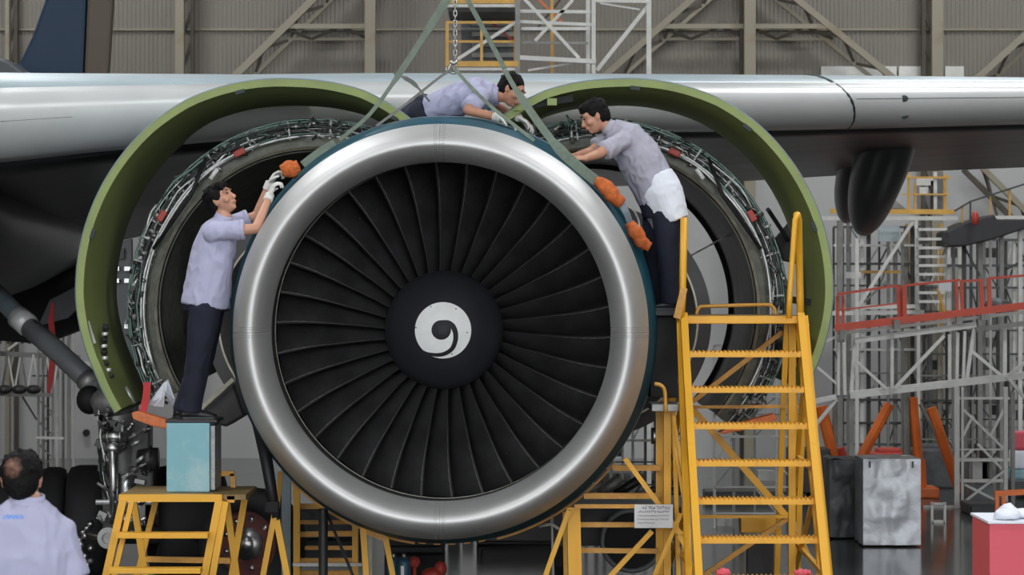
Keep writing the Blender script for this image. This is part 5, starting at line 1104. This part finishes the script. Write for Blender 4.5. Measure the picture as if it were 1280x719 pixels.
# leaning worker
zf = P(388, 388, 19.1).z+.002; zf = P(826, 388, 19.1).z; d = 19.2
pc_ = person('worker with white cloth round the hips leaning over the rim beside the big ladder', dict(
    sp=[P(824, 250, d), P(815, 228, d), P(798, 196, d), P(781, 172, d), P(763, 161, d)],
    shn=P(779, 176, d-.16), eln=P(747, 193, d-.28), wrn=P(731, 198, d-.38), shf=P(770, 168, d+.18), elf=P(738, 190, d+.05), wrf=P(722, 194, d-.10),
    hin=P(834, 268, d-.08), knn=P(837, 322, d-.06), ann=P(839, 376, d-.02), hif=P(822, 266, d+.10), knf=P(819, 320, d+.14), anf=P(823, 375, d+.20), toe=(-1, .15, 0),
    handn=((-.8, -.1, .05), (.2, .4, -.9), -1, 1.1), handf=((-.8, -.1, -.1), (.1, -.2, -.9), 1, .9)), (-.35, .94, 0),
    (P(744, 146, d-.02), (-.84, -.14, -.40), (-.34, 0, .9)), M['shirt_g'], dict(base=(P(832, 0, d).x, d, zf), floor=zf, hem=.03, sleeve=.74, seed=8, top=.004, wr=.009, hips=1.12,
    shirt=[(.18, .14), (.185, .15), (.19, .155), (.18, .13), (.085, .072)], tr=1.13, s=.98))
m = MB(); A, Bq = P(820.5, 231, d), P(838, 278, d); tt = (Bq-A).normalized(); la = V((-.3, .95, 0)); la = (la-tt*la.dot(tt)).normalized(); dp = tt.cross(la)
rs = [ring(A.lerp(Bq, k), la, dp, w, q, 28) for k, w, q in ((-.25, .18, .135), (.1, .208, .158), (.3, .213, .158), (.65, .213, .142), (1, .205, .125))]
m.loft(rs); vox(m, 'hip_cloth', M['white_cloth'], pc_, .008, 2, .005, 8)
# man with his back to us, close to the camera
d = 11.42
def D_(x, y, q=0): return P(x, y, d+q)
bald = M['hair'].copy(); bald.name = 'thinning_hair'; nt = bald.node_tree; N = nt.nodes; Lk = nt.links; b = N['Principled BSDF']
geo = N.new('ShaderNodeNewGeometry'); vm = N.new('ShaderNodeVectorMath'); vm.operation = 'DISTANCE'; spot = D_(18, 585, -.09); vm.inputs[1].default_value = spot; Lk.new(geo.outputs['Position'], vm.inputs[0])
nz = N.new('ShaderNodeTexNoise'); nz.inputs['Scale'].default_value = 60; Lk.new(geo.outputs['Position'], nz.inputs['Vector'])
ad = N.new('ShaderNodeMath'); ad.operation = 'MULTIPLY_ADD'; ad.inputs[1].default_value = .03; Lk.new(nz.outputs['Fac'], ad.inputs[0]); Lk.new(vm.outputs['Value'], ad.inputs[2])
mr = N.new('ShaderNodeMapRange'); mr.inputs[1].default_value = .034; mr.inputs[2].default_value = .066; mr.inputs[3].default_value = .55; mr.inputs[4].default_value = 0; Lk.new(ad.outputs[0], mr.inputs[0])
mx = N.new('ShaderNodeMix'); mx.data_type = 'RGBA'; old = b.inputs['Base Color'].links[0].from_socket; Lk.new(mr.outputs[0], mx.inputs['Factor']); Lk.new(old, mx.inputs[6]); mx.inputs[7].default_value = (.50, .27, .19, 1); Lk.new(mx.outputs[2], b.inputs['Base Color'])
pd = person('man with thinning black hair and lavender shirt seen from behind before the wheels', dict(
    sp=[V((D_(32, 0).x, d, .98)), V((D_(32, 0).x, d, 1.12)), V((D_(32, 0).x, d, 1.30)), D_(32, 648), D_(34, 628, -.01)],
    shn=D_(74, 664), eln=V((D_(96, 0).x, d+.02, 1.13)), wrn=V((D_(98, 0).x, d+.12, .89)), shf=D_(-12, 662), elf=V((D_(-34, 0).x, d+.02, 1.13)), wrf=V((D_(-36, 0).x, d+.12, .89)),
    hin=V((D_(50, 0).x, d, .90)), knn=V((D_(52, 0).x, d, .48)), ann=V((D_(52, 0).x, d, .09)), hif=V((D_(14, 0).x, d, .90)), knf=V((D_(10, 0).x, d, .48)), anf=V((D_(10, 0).x, d, .09)), toe=(0, 1, 0),
    handn=((0, .15, -1), (-1, 0, 0), 1, .35), handf=((0, .15, -1), (1, 0, 0), -1, .35)), (1, 0, 0),
    (D_(27, 601), (-.10, 1, -.08), (0, .08, 1)), M['shirt'], dict(base=(D_(32, 0).x, d, 0), floor=0, fringe=False, hair=bald, sleeve=.74, s=1.04, belt=True, hem=.06, seed=12,
    shirt=[(.19, .14), (.19, .14), (.21, .145), (.185, .115), (.085, .08)]))
m = MB(); rnd = random.Random(2); shz = D_(23, 643.5).z
for k in range(9):                        # small pale blue print across the back of the shirt
    x = D_(11+k*2.9, 0).x; q = V((x, d-.128, shz)); m.box(q+V((-.003, 0, 0)), (.0028, .02, .017)); m.box(q+V((.001, 0, .007 if k % 2 else -.007)), (.0085, .02, .003)); m.box(q+V((.001, 0, 0)), (.0075, .02, .003))
    if k % 3: m.box(q+V((.004, 0, 0)), (.0026, .02, .016))
logo = tag(m.build('back_print', M['logo'], pd), kind='stuff')
sh = [c for c in pd.children if c.name.startswith('shirt')][0]
# press the print onto the cloth
from mathutils.bvhtree import BVHTree
bpy.context.view_layer.update()
bv = BVHTree.FromPolygons([sh.matrix_world @ v.co for v in sh.data.vertices], [tuple(p.vertices) for p in sh.data.polygons])
mw = logo.matrix_world; inv = mw.inverted()
for v in logo.data.vertices:
    w = mw @ v.co; hit = bv.ray_cast(V((w.x, w.y-.5, w.z)), V((0, 1, 0)))
    if hit[0] is not None: v.co = inv @ V((w.x, hit[0].y-(.0015 if w.y < d-.128 else -.003), w.z))
